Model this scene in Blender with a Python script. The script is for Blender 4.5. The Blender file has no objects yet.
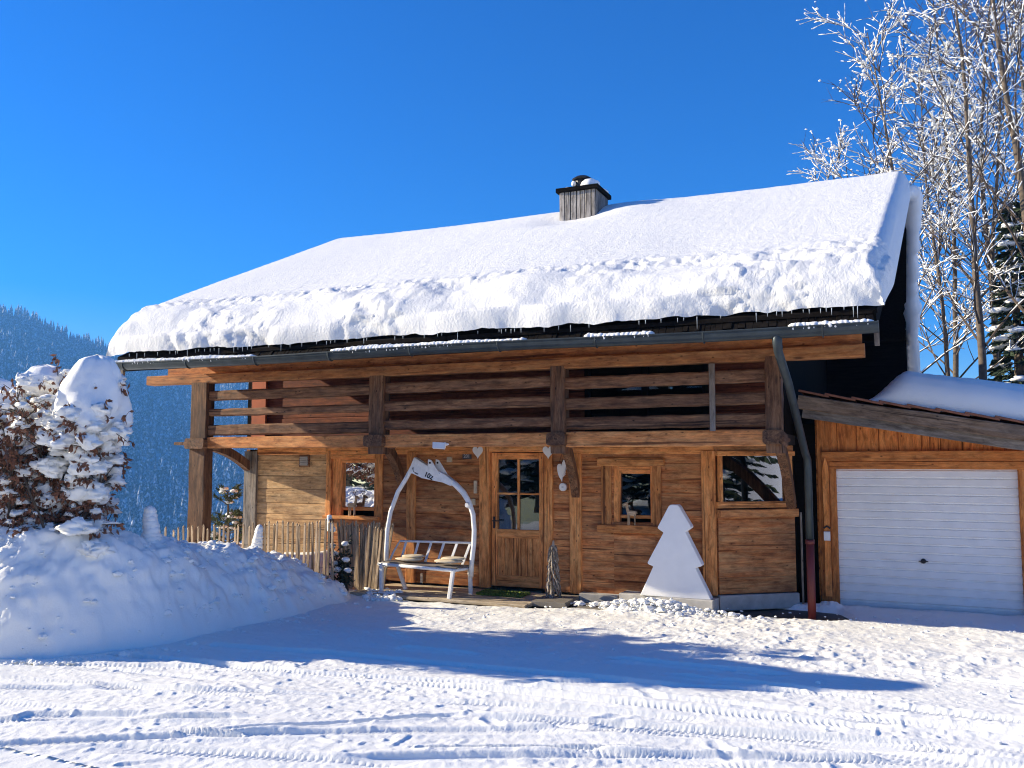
import bpy, math, random
import numpy as np
from mathutils import Vector

random.seed(4)
R = math.radians
C = bpy.context.scene.collection
sc = bpy.context.scene

# ------------------------------------------------------------------ camera
F = 870.0
PSI = R(23.9)
PIT = math.atan(74 / F)
H = 2.1
_f = (-math.sin(PSI) * math.cos(PIT), math.cos(PSI) * math.cos(PIT), math.sin(PIT))
_r = (math.cos(PSI), math.sin(PSI), 0.0)
_u = (_r[1] * _f[2] - _r[2] * _f[1], _r[2] * _f[0] - _r[0] * _f[2], _r[0] * _f[1] - _r[1] * _f[0])
cam_d = bpy.data.cameras.new('camera')
cam = bpy.data.objects.new('camera', cam_d)
C.objects.link(cam)
cam.location = (0, 0, H)
cam.rotation_euler = (math.pi / 2 + PIT, 0, PSI)
cam_d.sensor_width = 36
cam_d.lens = 36 * F / 1024
cam_d.clip_start = 0.1
cam_d.clip_end = 12000
sc.camera = cam


def ray(px, py):
    a = (px - 512) / F
    b = -(py - 384) / F
    return [_f[i] + a * _r[i] + b * _u[i] for i in range(3)]


def at(px, py, Y):
    """measured picture position -> point on the upright plane at depth Y"""
    d = ray(px, py)
    t = Y / d[1]
    return Vector((d[0] * t, Y, H + d[2] * t))


def on(px, py, z=0.0):
    d = ray(px, py)
    t = (z - H) / d[2]
    return Vector((d[0] * t, d[1] * t, z))


# ------------------------------------------------------------------ numpy noise
def _hash(ix, iy, iz, seed):
    h = (ix.astype(np.uint32) * np.uint32(374761393) + iy.astype(np.uint32) * np.uint32(668265263)
         + iz.astype(np.uint32) * np.uint32(2147483647) + np.uint32(seed * 974711 & 0xffffffff))
    h = (h ^ (h >> np.uint32(13))) * np.uint32(1274126177)
    h = h ^ (h >> np.uint32(16))
    return h.astype(np.float64) / 4294967295.0 * 2 - 1


def vn(x, y, z=None, seed=0):
    x = np.asarray(x, float); y = np.asarray(y, float)
    x0 = np.floor(x); y0 = np.floor(y)
    fx = x - x0; fy = y - y0
    fx = fx * fx * fx * (fx * (fx * 6 - 15) + 10); fy = fy * fy * fy * (fy * (fy * 6 - 15) + 10)
    ix = x0.astype(np.int64); iy = y0.astype(np.int64)
    if z is None:
        iz = np.zeros_like(ix)
        a = _hash(ix, iy, iz, seed); b = _hash(ix + 1, iy, iz, seed)
        c = _hash(ix, iy + 1, iz, seed); d = _hash(ix + 1, iy + 1, iz, seed)
        return (a * (1 - fx) + b * fx) * (1 - fy) + (c * (1 - fx) + d * fx) * fy
    z = np.asarray(z, float)
    z0 = np.floor(z); fz = z - z0; fz = fz * fz * (3 - 2 * fz); iz = z0.astype(np.int64)
    out = 0
    for k, wz in ((0, 1 - fz), (1, fz)):
        a = _hash(ix, iy, iz + k, seed); b = _hash(ix + 1, iy, iz + k, seed)
        c = _hash(ix, iy + 1, iz + k, seed); d = _hash(ix + 1, iy + 1, iz + k, seed)
        out = out + wz * ((a * (1 - fx) + b * fx) * (1 - fy) + (c * (1 - fx) + d * fx) * fy)
    return out


def fbm(x, y, z=None, octv=4, seed=0, gain=0.5, billow=False):
    s = 0; a = 1.0; f = 1.0; n = 0
    for o in range(octv):
        v = vn(x * f, y * f, None if z is None else z * f, seed + o * 17)
        s = s + a * (1 - 2 * np.abs(v) if billow else v)
        n += a; a *= gain; f *= 2.03
    return s / n


def sstep(a, b, x):
    t = np.clip((x - a) / (b - a), 0, 1)
    return t * t * (3 - 2 * t)


# ------------------------------------------------------------------ mesh builder
class MB:
    def __init__(s):
        s.V = []; s.Fc = []; s.G = []; s.T = []

    def add(s, vs, fs, gs=None, tint=1.0):
        o = len(s.V)
        s.V += [tuple(v) for v in vs]
        s.G += [tuple(g) for g in (gs or vs)]
        s.T += [tint] * len(vs)
        s.Fc += [tuple(i + o for i in f) for f in fs]

    def beam(s, p0, p1, w, h, up=(0, 0, 1), ch=0.008, seg=1, jit=0.0, tint=None, taper=1.0, bow=0.0):
        p0 = Vector(p0); p1 = Vector(p1); ax = p1 - p0; L = ax.length; ax.normalize()
        up = Vector(up); side = ax.cross(up)
        if side.length < 1e-4: side = ax.cross(Vector((0, 1, 0)))
        side.normalize(); up = side.cross(ax).normalized()
        if tint is None: tint = random.uniform(0.78, 1.15)
        go = Vector((random.uniform(0, 90), random.uniform(0, 90), random.uniform(0, 90)))
        ch = min(ch, w * 0.3, h * 0.3)
        cs = [(-w / 2 + ch, -h / 2), (w / 2 - ch, -h / 2), (w / 2, -h / 2 + ch), (w / 2, h / 2 - ch),
              (w / 2 - ch, h / 2), (-w / 2 + ch, h / 2), (-w / 2, h / 2 - ch), (-w / 2, -h / 2 + ch)]
        vs = []; gs = []
        for i in range(seg + 1):
            t = i / seg
            oa = random.uniform(-jit, jit); ob = random.uniform(-jit, jit)
            k = 1 + (taper - 1) * t
            b = bow * 4 * t * (1 - t)
            for (a, c) in cs:
                a2 = a * k + oa + random.uniform(-jit, jit) * 0.5
                c2 = c * k + ob + random.uniform(-jit, jit) * 0.5
                vs.append(p0 + ax * (L * t) + side * a2 + up * (c2 + b))
                gs.append(go + Vector((L * t, a, c)))
        fs = []
        for i in range(seg):
            for j in range(8):
                a = i * 8 + j; b = i * 8 + (j + 1) % 8
                fs.append((a, b, b + 8, a + 8))
        fs.append(tuple(range(7, -1, -1))); fs.append(tuple(seg * 8 + j for j in range(8)))
        s.add(vs, fs, gs, tint)

    def box(s, c, d, rz=0, tint=1.0, ch=0.004):
        c = Vector(c); ax = Vector((math.cos(rz), math.sin(rz), 0)) * d[0] / 2
        s.beam(c - ax, c + ax, d[1], d[2], ch=ch, tint=tint)

    def tube(s, pts, rad, n=8, cap=True, tint=1.0, ref=None):
        pts = [Vector(p) for p in pts]
        if not hasattr(rad, '__len__'): rad = [rad] * len(pts)
        vs = []; gs = []; prev = None; acc = 0
        for i, p in enumerate(pts):
            d = pts[min(i + 1, len(pts) - 1)] - pts[max(i - 1, 0)]
            if d.length < 1e-7: d = Vector((0, 0, 1))
            d.normalize()
            if prev is None:
                a = Vector(ref) if ref else (Vector((0, 0, 1)) if abs(d.z) < 0.9 else Vector((1, 0, 0)))
            else: a = prev
            a = a - d * a.dot(d)
            if a.length < 1e-5: a = d.orthogonal()
            a.normalize(); prev = a; b = d.cross(a)
            if i: acc += (p - pts[i - 1]).length
            for k in range(n):
                t = 2 * math.pi * k / n
                vs.append(p + (a * math.cos(t) + b * math.sin(t)) * rad[i])
                gs.append((acc + tint * 7.3, rad[i] * math.cos(t) + p.x, rad[i] * math.sin(t)))
        fs = [(i * n + k, i * n + (k + 1) % n, (i + 1) * n + (k + 1) % n, (i + 1) * n + k)
              for i in range(len(pts) - 1) for k in range(n)]
        if cap:
            fs.append(tuple(range(n - 1, -1, -1))); fs.append(tuple((len(pts) - 1) * n + k for k in range(n)))
        s.add(vs, fs, gs, tint)

    def prism(s, outline, origin, ux, uy, un, depth, tint=1.0):
        """outline in (ux, uy) from origin, extruded by depth along un"""
        o = Vector(origin); ux = Vector(ux); uy = Vector(uy); un = Vector(un) * depth
        n = len(outline)
        vs = [o + ux * a + uy * b for a, b in outline] + [o + ux * a + uy * b + un for a, b in outline]
        gs = [(b, a, 0) for a, b in outline] + [(b, a, depth) for a, b in outline]
        fs = [tuple(range(n)), tuple(range(2 * n - 1, n - 1, -1))]
        fs += [(i, i + n, (i + 1) % n + n, (i + 1) % n) for i in range(n)]
        s.add(vs, fs, gs, tint)

    def blob(s, c, r, seed=0, amp=0.25, nu=12, nv=8, freq=1.6, flat=-1.0):
        c = Vector(c); vs = []; fs = []
        th = np.linspace(0, math.pi, nv + 1); ph = np.linspace(0, 2 * math.pi, nu, endpoint=False)
        T, P = np.meshgrid(th, ph, indexing='ij')
        x = np.sin(T) * np.cos(P); y = np.sin(T) * np.sin(P); z = np.cos(T)
        k = 1 + amp * fbm(x * freq + seed * 3.1, y * freq + seed * 1.7, z * freq, 3, seed)
        x, y, z = x * k, y * k, np.maximum(z * k, flat)
        for i in range(nv + 1):
            for j in range(nu):
                vs.append((c.x + x[i, j] * r[0], c.y + y[i, j] * r[1], c.z + z[i, j] * r[2]))
        for i in range(nv):
            for j in range(nu):
                a = i * nu + j; b = i * nu + (j + 1) % nu
                fs.append((a, a + nu, b + nu, b))
        s.add(vs, fs)

    def lathe(s, prof, c, n=16, axis='z', tint=1.0):
        c = Vector(c); vs = []
        for (r, z) in prof:
            for k in range(n):
                t = 2 * math.pi * k / n
                if axis == 'z': vs.append(c + Vector((r * math.cos(t), r * math.sin(t), z)))
                else: vs.append(c + Vector((r * math.cos(t), -z, r * math.sin(t))))
        m = len(prof)
        fs = [(i * n + k, i * n + (k + 1) % n, (i + 1) * n + (k + 1) % n, (i + 1) * n + k) for i in range(m - 1) for k in range(n)]
        fs.append(tuple(range(n - 1, -1, -1))); fs.append(tuple((m - 1) * n + k for k in range(n)))
        s.add(vs, fs, None, tint)

    def build(s, name, mat, parent=None, smooth=False, bevel=0):
        me = bpy.data.meshes.new(name)
        me.from_pydata(s.V, [], s.Fc)
        a = me.attributes.new('gco', 'FLOAT_VECTOR', 'POINT')
        a.data.foreach_set('vector', np.array(s.G, np.float32).ravel())
        t = me.attributes.new('tint', 'FLOAT', 'POINT')
        t.data.foreach_set('value', np.array(s.T, np.float32))
        if smooth: me.polygons.foreach_set('use_smooth', [True] * len(me.polygons))
        me.materials.append(mat)
        me.update()
        o = bpy.data.objects.new(name, me)
        C.objects.link(o)
        if parent:
            o.parent = parent
            if parent.type == 'EMPTY': o.matrix_parent_inverse = parent.matrix_basis.inverted()
        if bevel:
            m = o.modifiers.new('bevel', 'BEVEL'); m.width = bevel; m.segments = 2; m.limit_method = 'ANGLE'
        return o


def grid_obj(name, P, mat, parent=None, keep=None, smooth=True):
    n, m = P.shape[:2]
    idx = np.arange(n * m).reshape(n, m)
    q = np.stack([idx[:-1, :-1], idx[1:, :-1], idx[1:, 1:], idx[:-1, 1:]], -1).reshape(-1, 4)
    if keep is not None:
        k = (keep[:-1, :-1] | keep[1:, :-1] | keep[1:, 1:] | keep[:-1, 1:]).ravel()
        q = q[k]
    return raw_obj(name, P.reshape(-1, 3), q, mat, parent, smooth)


def raw_obj(name, V, Q, mat, parent=None, smooth=True):
    used = np.unique(Q); mp = np.full(len(V), -1); mp[used] = np.arange(len(used))
    V = V[used]; Q = mp[Q]
    me = bpy.data.meshes.new(name)
    nv = Q.shape[1]
    me.vertices.add(len(V)); me.vertices.foreach_set('co', V.astype(np.float32).ravel())
    me.loops.add(Q.size); me.loops.foreach_set('vertex_index', Q.astype(np.int32).ravel())
    me.polygons.add(len(Q)); me.polygons.foreach_set('loop_start', np.arange(0, Q.size, nv, dtype=np.int32))
    me.polygons.foreach_set('loop_total', np.full(len(Q), nv, dtype=np.int32))
    if smooth: me.polygons.foreach_set('use_smooth', np.ones(len(Q), bool))
    me.materials.append(mat); me.update(); me.validate()
    o = bpy.data.objects.new(name, me); C.objects.link(o)
    if parent:
        o.parent = parent; o.matrix_parent_inverse = parent.matrix_basis.inverted() if parent.type == 'EMPTY' else o.matrix_parent_inverse
    return o


def normals(P):
    du = np.gradient(P, axis=0); dv = np.gradient(P, axis=1)
    n = np.cross(du, dv); l = np.linalg.norm(n, axis=-1, keepdims=True)
    return n / np.maximum(l, 1e-9)


def tag(o, label, cat, group=None):
    o['label'] = label; o['category'] = cat
    if group: o['group'] = group
    return o


def thing(name, label, cat, loc=(0, 0, 0), group=None):
    o = bpy.data.objects.new(name, None); C.objects.link(o)
    o.location = loc; o.empty_display_size = 0.2
    o.matrix_basis = o.matrix_basis
    return tag(o, label, cat, group)


def structure(o):
    o['kind'] = 'structure'; return o


# ------------------------------------------------------------------ materials
class NT:
    def __init__(s, name):
        s.m = bpy.data.materials.new(name); s.m.use_nodes = True
        s.n = s.m.node_tree.nodes; s.l = s.m.node_tree.links
        s.b = s.n['Principled BSDF']

    def node(s, t, **kw):
        n = s.n.new(t)
        for k, v in kw.items():
            if k.startswith('i_'): n.inputs[k[2:].replace('_', ' ')].default_value = v
            else: setattr(n, k, v)
        return n

    def link(s, a, b): s.l.new(a, b)

    def ramp(s, fac, stops):
        r = s.n.new('ShaderNodeValToRGB'); e = r.color_ramp.elements
        while len(e) < len(stops): e.new(0.5)
        for x, (p, c) in zip(e, stops): x.position = p; x.color = (*c, 1)
        s.link(fac, r.inputs[0]); return r.outputs[0]

    def mix(s, fac, a, b, mode='MIX'):
        m = s.n.new('ShaderNodeMix'); m.data_type = 'RGBA'; m.blend_type = mode
        for v, i in ((fac, 0), (a, 6), (b, 7)):
            if hasattr(v, 'links'): s.link(v, m.inputs[i])
            else: m.inputs[i].default_value = v if i == 0 else (*v, 1)
        return m.outputs[2]

    def bump(s, h, strength=0.3, dist=0.01, prev=None):
        b = s.n.new('ShaderNodeBump'); b.inputs['Strength'].default_value = strength; b.inputs['Distance'].default_value = dist
        s.link(h, b.inputs['Height'])
        if prev: s.link(prev, b.inputs['Normal'])
        return b.outputs[0]

    def noise(s, vec, scale, detail=4, rough=0.55, dist=0):
        n = s.n.new('ShaderNodeTexNoise'); n.inputs['Scale'].default_value = scale
        n.inputs['Detail'].default_value = detail; n.inputs['Roughness'].default_value = rough
        n.inputs['Distortion'].default_value = dist
        if vec: s.link(vec, n.inputs['Vector'])
        return n.outputs[0]

    def mapping(s, vec, scale=(1, 1, 1)):
        m = s.n.new('ShaderNodeMapping'); m.inputs['Scale'].default_value = scale
        s.link(vec, m.inputs['Vector']); return m.outputs[0]


def plain(name, col, rough=0.5, metal=0, var=0.15, scale=8, bump=0.1, spec=0.5):
    t = NT(name); g = t.node('ShaderNodeNewGeometry')
    nz = t.noise(g.outputs['Position'], scale, 5)
    c = t.ramp(nz, [(0.3, tuple(x * (1 - var) for x in col)), (0.7, tuple(min(1, x * (1 + var)) for x in col))])
    t.link(c, t.b.inputs['Base Color']); t.b.inputs['Roughness'].default_value = rough; t.b.inputs['Metallic'].default_value = metal
    t.b.inputs['Specular IOR Level'].default_value = spec
    if bump:
        n2 = t.noise(g.outputs['Position'], scale * 8, 3)
        t.link(t.bump(n2, bump, 0.004), t.b.inputs['Normal'])
    return t.m


def snow_mat(name, base=(0.93, 0.93, 0.89), grain=0.35, s1=45, s2=170, d=0.008):
    t = NT(name); g = t.node('ShaderNodeNewGeometry'); p = g.outputs['Position']
    n1 = t.noise(p, s1, 3, 0.6); n2 = t.noise(p, s2, 2, 0.6)
    nb = t.bump(n1, grain, d); nb = t.bump(n2, grain, d * 0.4, nb)
    t.link(nb, t.b.inputs['Normal'])
    n3 = t.noise(p, 2.2, 3)
    c = t.ramp(n3, [(0.3, tuple(x * 0.97 for x in base)), (0.7, base)])
    t.link(c, t.b.inputs['Base Color'])
    t.b.inputs['Roughness'].default_value = 0.75; t.b.inputs['Specular IOR Level'].default_value = 0.25
    return t.m


def wood(name, dark, mid, light, gscale=1.0, knots=0.5, stain=None, stain_amt=0.0, gray=None, gray_amt=0.0, rough=0.75, bump=0.5):
    t = NT(name)
    a = t.node('ShaderNodeAttribute', attribute_name='gco'); v = a.outputs['Vector']
    tn = t.node('ShaderNodeAttribute', attribute_name='tint')
    g = t.node('ShaderNodeNewGeometry'); pos = g.outputs['Position']
    n1 = t.noise(t.mapping(v, (1.1 * gscale, 9 * gscale, 9 * gscale)), 1.0, 5, 0.62, 0.8)
    n2 = t.noise(t.mapping(v, (3.2 * gscale, 34 * gscale, 34 * gscale)), 1.0, 4, 0.7, 0.3)
    m = t.node('ShaderNodeMath', operation='MULTIPLY_ADD'); t.link(n2, m.inputs[0]); m.inputs[1].default_value = 0.55
    mm = t.node('ShaderNodeMath', operation='MULTIPLY'); t.link(n1, mm.inputs[0]); mm.inputs[1].default_value = 0.5
    t.link(mm.outputs[0], m.inputs[2])
    col = t.ramp(m.outputs[0], [(0.36, dark), (0.5, mid), (0.66, light)])
    if stain:
        ns = t.noise(t.mapping(pos, (0.9, 0.9, 2.2)), 1.0, 4, 0.6, 0.5)
        sf = t.ramp(ns, [(0.42, (0, 0, 0)), (0.68, (stain_amt,) * 3)])
        col = t.mix(sf, col, stain)
    if gray:
        ng = t.noise(t.mapping(v, (0.7, 9, 9)), 1.0, 5, 0.7, 1.0)
        gf = t.ramp(ng, [(0.4, (0, 0, 0)), (0.65, (gray_amt,) * 3)])
        col = t.mix(gf, col, gray)
    if knots:
        vo = t.node('ShaderNodeTexVoronoi', feature='F1'); vo.inputs['Scale'].default_value = 1.0
        t.link(t.mapping(v, (2.1, 6.5, 6.5)), vo.inputs['Vector'])
        kf = t.ramp(vo.outputs['Distance'], [(0.07, (knots,) * 3), (0.17, (0, 0, 0))])
        col = t.mix(kf, col, tuple(x * 0.35 for x in dark))
    # drying checks: thin dark lines along the grain
    nc = t.noise(t.mapping(v, (0.5, 26, 26)), 1.0, 2, 0.4, 0.3)
    cf = t.ramp(nc, [(0.30, (0.8,) * 3), (0.36, (0, 0, 0))])
    col = t.mix(cf, col, tuple(x * 0.4 for x in dark))
    # blotchy weathering and small dark specks (nail heads, resin, worm holes)
    nm = t.noise(t.mapping(v, (4.5, 13, 13)), 1.0, 6, 0.72, 0.4)
    mf = t.ramp(nm, [(0.30, (0.50, 0.48, 0.46)), (0.5, (1.0, 1.0, 1.0)), (0.70, (1.38, 1.36, 1.32))])
    col = t.mix(1.0, col, mf, 'MULTIPLY')
    vs_ = t.node('ShaderNodeTexVoronoi', feature='F1'); vs_.inputs['Scale'].default_value = 1.0
    t.link(t.mapping(v, (5.5, 11, 11)), vs_.inputs['Vector'])
    sf_ = t.ramp(vs_.outputs['Distance'], [(0.05, (0.85,) * 3), (0.13, (0, 0, 0))])
    col = t.mix(sf_, col, tuple(x * 0.3 for x in dark))
    hs = t.node('ShaderNodeHueSaturation'); hs.inputs['Saturation'].default_value = 1.0; t.link(col, hs.inputs['Color']); t.link(tn.outputs['Fac'], hs.inputs['Value'])
    t.link(hs.outputs[0], t.b.inputs['Base Color'])
    t.b.inputs['Roughness'].default_value = rough; t.b.inputs['Specular IOR Level'].default_value = 0.3
    t.link(t.bump(m.outputs[0], bump, 0.006), t.b.inputs['Normal'])
    return t.m


def glass_mat(name, tint=(0.5, 0.55, 0.6), ior=1.9):
    t = NT(name); t.n.remove(t.b)
    out = t.n['Material Output']
    fr = t.node('ShaderNodeFresnel'); fr.inputs[0].default_value = ior
    tr = t.node('ShaderNodeBsdfTransparent'); tr.inputs[0].default_value = (*tint, 1)
    gl = t.node('ShaderNodeBsdfGlossy'); gl.inputs['Roughness'].default_value = 0.01
    g = t.node('ShaderNodeNewGeometry'); nz = t.noise(g.outputs['Position'], 2.5, 1)
    t.link(t.bump(nz, 0.06, 0.02), gl.inputs['Normal'])
    mx = t.node('ShaderNodeMixShader'); t.link(fr.outputs[0], mx.inputs[0]); t.link(tr.outputs[0], mx.inputs[1]); t.link(gl.outputs[0], mx.inputs[2])
    t.link(mx.outputs[0], out.inputs['Surface'])
    return t.m


M = {}
M['snow'] = snow_mat('snow')
M['snow_roof'] = snow_mat('roof snow', (0.83, 0.835, 0.81), 0.85, 30, 95, 0.014)
M['snow_drive'] = snow_mat('driveway snow', (0.93, 0.935, 0.885), 0.5, 55, 190, 0.008)
M['facade'] = wood('facade larch', (0.18, 0.050, 0.012), (0.58, 0.192, 0.052), (0.82, 0.39, 0.14), stain=(0.12, 0.028, 0.012), stain_amt=0.75, gray=(0.54, 0.34, 0.16), gray_amt=0.5)
M['facade_pale'] = wood('bleached facade larch lifted for sun patch', (0.30, 0.15, 0.06), (0.62, 0.38, 0.175), (0.76, 0.53, 0.29), stain=(0.14, 0.07, 0.035), stain_amt=0.6, gray=(0.40, 0.27, 0.15), gray_amt=0.5)  # paler weathered wood, also lightened so the sun patch reads brighter
M['frame'] = wood('frame larch', (0.30, 0.092, 0.023), (0.70, 0.272, 0.078), (0.84, 0.42, 0.15), knots=0.6)
M['beam'] = wood('balcony beam larch', (0.27, 0.082, 0.021), (0.62, 0.235, 0.068), (0.77, 0.37, 0.13), knots=0.8, gray=(0.22, 0.13, 0.075), gray_amt=0.4)
M['old'] = wood('old hewn timber', (0.036, 0.014, 0.007), (0.165, 0.070, 0.031), (0.34, 0.175, 0.085), knots=0.5, gray=(0.15, 0.105, 0.072), gray_amt=0.4, bump=0.8)
M['oldgray'] = wood('grey weathered timber', (0.075, 0.055, 0.04), (0.20, 0.155, 0.115), (0.33, 0.27, 0.21), knots=0.4, gray=(0.22, 0.22, 0.22), gray_amt=0.7, bump=0.8)
M['fasciawood'] = wood('garage fascia', (0.05, 0.03, 0.018), (0.17, 0.105, 0.062), (0.30, 0.20, 0.13), knots=0.4, gray=(0.2, 0.17, 0.14), gray_amt=0.6, bump=0.8)
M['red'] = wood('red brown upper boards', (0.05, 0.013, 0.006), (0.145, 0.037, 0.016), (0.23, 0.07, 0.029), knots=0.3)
M['dark_shade_wood'] = wood('dark boards with deep shade in colour', (0.003, 0.0025, 0.002), (0.007, 0.0055, 0.0045), (0.012, 0.009, 0.007), knots=0, rough=0.95)  # near black: dark wood with the gable's deep shade put into the colour
M['dark_shade_wood'].node_tree.nodes['Principled BSDF'].inputs['Specular IOR Level'].default_value = 0.08
M['garage'] = wood('orange pine', (0.29, 0.080, 0.019), (0.60, 0.20, 0.046), (0.72, 0.30, 0.09), knots=0.7)
M['picket'] = wood('split chestnut', (0.22, 0.14, 0.075), (0.50, 0.36, 0.22), (0.68, 0.54, 0.37), gscale=1.5, knots=0.3, gray=(0.12, 0.08, 0.05), gray_amt=0.5)
M['deck'] = wood('deck boards', (0.30, 0.22, 0.13), (0.52, 0.42, 0.28), (0.64, 0.54, 0.40), knots=0.3, gray=(0.3, 0.27, 0.22), gray_amt=0.5)
M['chimwood'] = wood('chimney boards', (0.06, 0.052, 0.045), (0.32, 0.29, 0.255), (0.55, 0.51, 0.45), gscale=1.4, knots=0.3)
M['drift'] = wood('driftwood', (0.10, 0.08, 0.06), (0.30, 0.25, 0.20), (0.46, 0.40, 0.34), gscale=2, knots=0)
M['zinc'] = plain('zinc gutter', (0.042, 0.054, 0.060), 0.45, 0.55, 0.3, 5)
M['fringe'] = plain('dark shingle edge', (0.010, 0.008, 0.007), 0.95, 0, 0.5, 20, spec=0.08)
M['redpipe'] = plain('red oxide pipe', (0.13, 0.016, 0.014), 0.55, 0, 0.2, 6)
M['white'] = plain('white paint', (0.90, 0.885, 0.85), 0.4, 0, 0.05, 5, 0.05)
M['chairwhite'] = plain('chipped white paint', (0.86, 0.86, 0.83), 0.4, 0, 0.10, 14, 0.15)
M['foam'] = plain('white foam board', (0.92, 0.92, 0.91), 0.6, 0, 0.03, 6, 0.1)
M['cream'] = plain('cream fabric', (0.62, 0.53, 0.38), 0.9, 0, 0.15, 15, 0.4)
M['bluecloth'] = plain('blue curtain', (0.10, 0.25, 0.42), 0.9, 0, 0.6, 9, 0.3)
M['dark'] = plain('dark metal', (0.02, 0.02, 0.022), 0.5, 0.3, 0.2, 10)
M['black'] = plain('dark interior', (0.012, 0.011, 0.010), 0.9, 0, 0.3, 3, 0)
M['concrete'] = plain('concrete', (0.40, 0.39, 0.37), 0.85, 0, 0.2, 7, 0.4)
M['flag'] = plain('grey flagstone', (0.20, 0.18, 0.15), 0.8, 0, 0.25, 5, 0.3)
M['asphalt'] = plain('wet asphalt', (0.035, 0.035, 0.037), 0.5, 0, 0.4, 25, 0.4)
M['tile'] = plain('clay roof tile', (0.22, 0.085, 0.05), 0.75, 0, 0.3, 8, 0.3)
M['moss'] = plain('green doormat', (0.10, 0.14, 0.015), 0.95, 0, 0.5, 30, 0.8)
M['plate'] = plain('dark sign plate', (0.06, 0.06, 0.07), 0.5, 0, 0.2, 8, 0)
M['letter'] = plain('pale lettering', (0.45, 0.45, 0.47), 0.6, 0, 0.1, 8, 0)
M['ink'] = plain('black lettering', (0.015, 0.015, 0.018), 0.6, 0, 0.1, 8, 0)
M['ice'] = plain('ice', (0.5, 0.56, 0.6), 0.1, 0, 0.1, 8, 0)
M['bark'] = plain('bark', (0.11, 0.085, 0.062), 0.9, 0, 0.45, 9, 0.6)
M['twig'] = plain('twig bark', (0.08, 0.058, 0.042), 0.9, 0, 0.4, 12, 0.3)
M['leaf'] = plain('dry brown leaf', (0.20, 0.085, 0.045), 0.8, 0, 0.6, 14, 0.1)
M['fir'] = plain('fir needles', (0.022, 0.040, 0.018), 0.85, 0, 0.6, 5, 0.2)
M['pine'] = plain('pine needles', (0.07, 0.10, 0.03), 0.8, 0, 0.5, 9, 0.2)
M['shrub'] = plain('dark evergreen leaf', (0.015, 0.028, 0.014), 0.7, 0, 0.5, 14, 0.1)
M['orange'] = plain('orange shutter', (0.42, 0.09, 0.02), 0.7, 0, 0.15, 6)
M['glass'] = glass_mat('window glass', (0.6, 0.66, 0.72), 1.95)


def forest_mat():
    t = NT('snowy spruce forest'); g = t.node('ShaderNodeNewGeometry')
    at_ = t.node('ShaderNodeAttribute', attribute_name='tint')
    n = t.noise(g.outputs['Position'], 0.35, 3)
    c = t.ramp(n, [(0.42, (0.008, 0.022, 0.022)), (0.54, (0.28, 0.33, 0.38)), (0.66, (0.75, 0.78, 0.82))])
    t.link(c, t.b.inputs['Base Color']); t.b.inputs['Roughness'].default_value = 0.9
    return t.m


M['forest'] = forest_mat()
M['hill'] = plain('snowy forest floor', (0.45, 0.48, 0.52), 0.9, 0, 0.3, 0.05, 0)

# ------------------------------------------------------------------ sun and sky
AZ = R(13); EL = R(20.6)
sun_dir = Vector((-math.cos(EL) * math.cos(AZ), -math.cos(EL) * math.sin(AZ), math.sin(EL)))
sd = bpy.data.lights.new('sun', 'SUN'); sd.energy = 5.0; sd.angle = R(0.5); sd.color = (1.0, 0.87, 0.655)
so = bpy.data.objects.new('sun', sd); C.objects.link(so)
so.rotation_euler = sun_dir.to_track_quat('Z', 'Y').to_euler(); so.location = sun_dir * 60
w = bpy.data.worlds.new('World'); sc.world = w; w.use_nodes = True
wn = w.node_tree.nodes; wl = w.node_tree.links
sky = wn.new('ShaderNodeTexSky'); sky.sky_type = 'NISHITA'; sky.sun_disc = False
sky.sun_elevation = EL; sky.sun_rotation = math.atan2(sun_dir.x, sun_dir.y) % (2 * math.pi)
sky.altitude = 1500; sky.air_density = 1.0; sky.dust_density = 0.7; sky.ozone_density = 3.5
hs = wn.new('ShaderNodeHueSaturation'); hs.inputs['Saturation'].default_value = 1.55; hs.inputs['Hue'].default_value = 0.517; hs.inputs['Value'].default_value = 0.64
wl.new(sky.outputs[0], hs.inputs['Color']); wl.new(hs.outputs[0], wn['Background'].inputs[0])
wn['Background'].inputs[1].default_value = 0.15
sc.view_settings.view_transform = 'Standard'; sc.view_settings.look = 'None'
sc.view_settings.exposure = 1.18; sc.view_settings.gamma = 1.0
sc.cycles.max_bounces = 8; sc.cycles.diffuse_bounces = 5; sc.cycles.transparent_max_bounces = 12
sc.cycles.volume_bounces = 0
sc.cycles.use_denoising = True; sc.cycles.filter_width = 1.1

# ------------------------------------------------------------------ the ground
def seg_dist(X, Y, pts):
    d = np.full(X.shape, 1e9); S = np.zeros(X.shape); side = np.zeros(X.shape); acc = 0
    for (x0, y0), (x1, y1) in zip(pts[:-1], pts[1:]):
        ex, ey = x1 - x0, y1 - y0; L2 = ex * ex + ey * ey; L = math.sqrt(L2)
        t = np.clip(((X - x0) * ex + (Y - y0) * ey) / L2, 0, 1)
        dx = X - x0 - t * ex; dy = Y - y0 - t * ey; dd = np.hypot(dx, dy)
        m = dd < d
        d = np.where(m, dd, d); S = np.where(m, acc + t * L, S)
        side = np.where(m, (dx * -ey + dy * ex) / L, side); acc += L
    return d, S, side


def parab(x0, x1, y0, a, b, n=36):
    return [(x, y0 + a * (x - x0) - b * (x - x0) ** 2) for x in np.linspace(x0, x1, n)]


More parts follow.
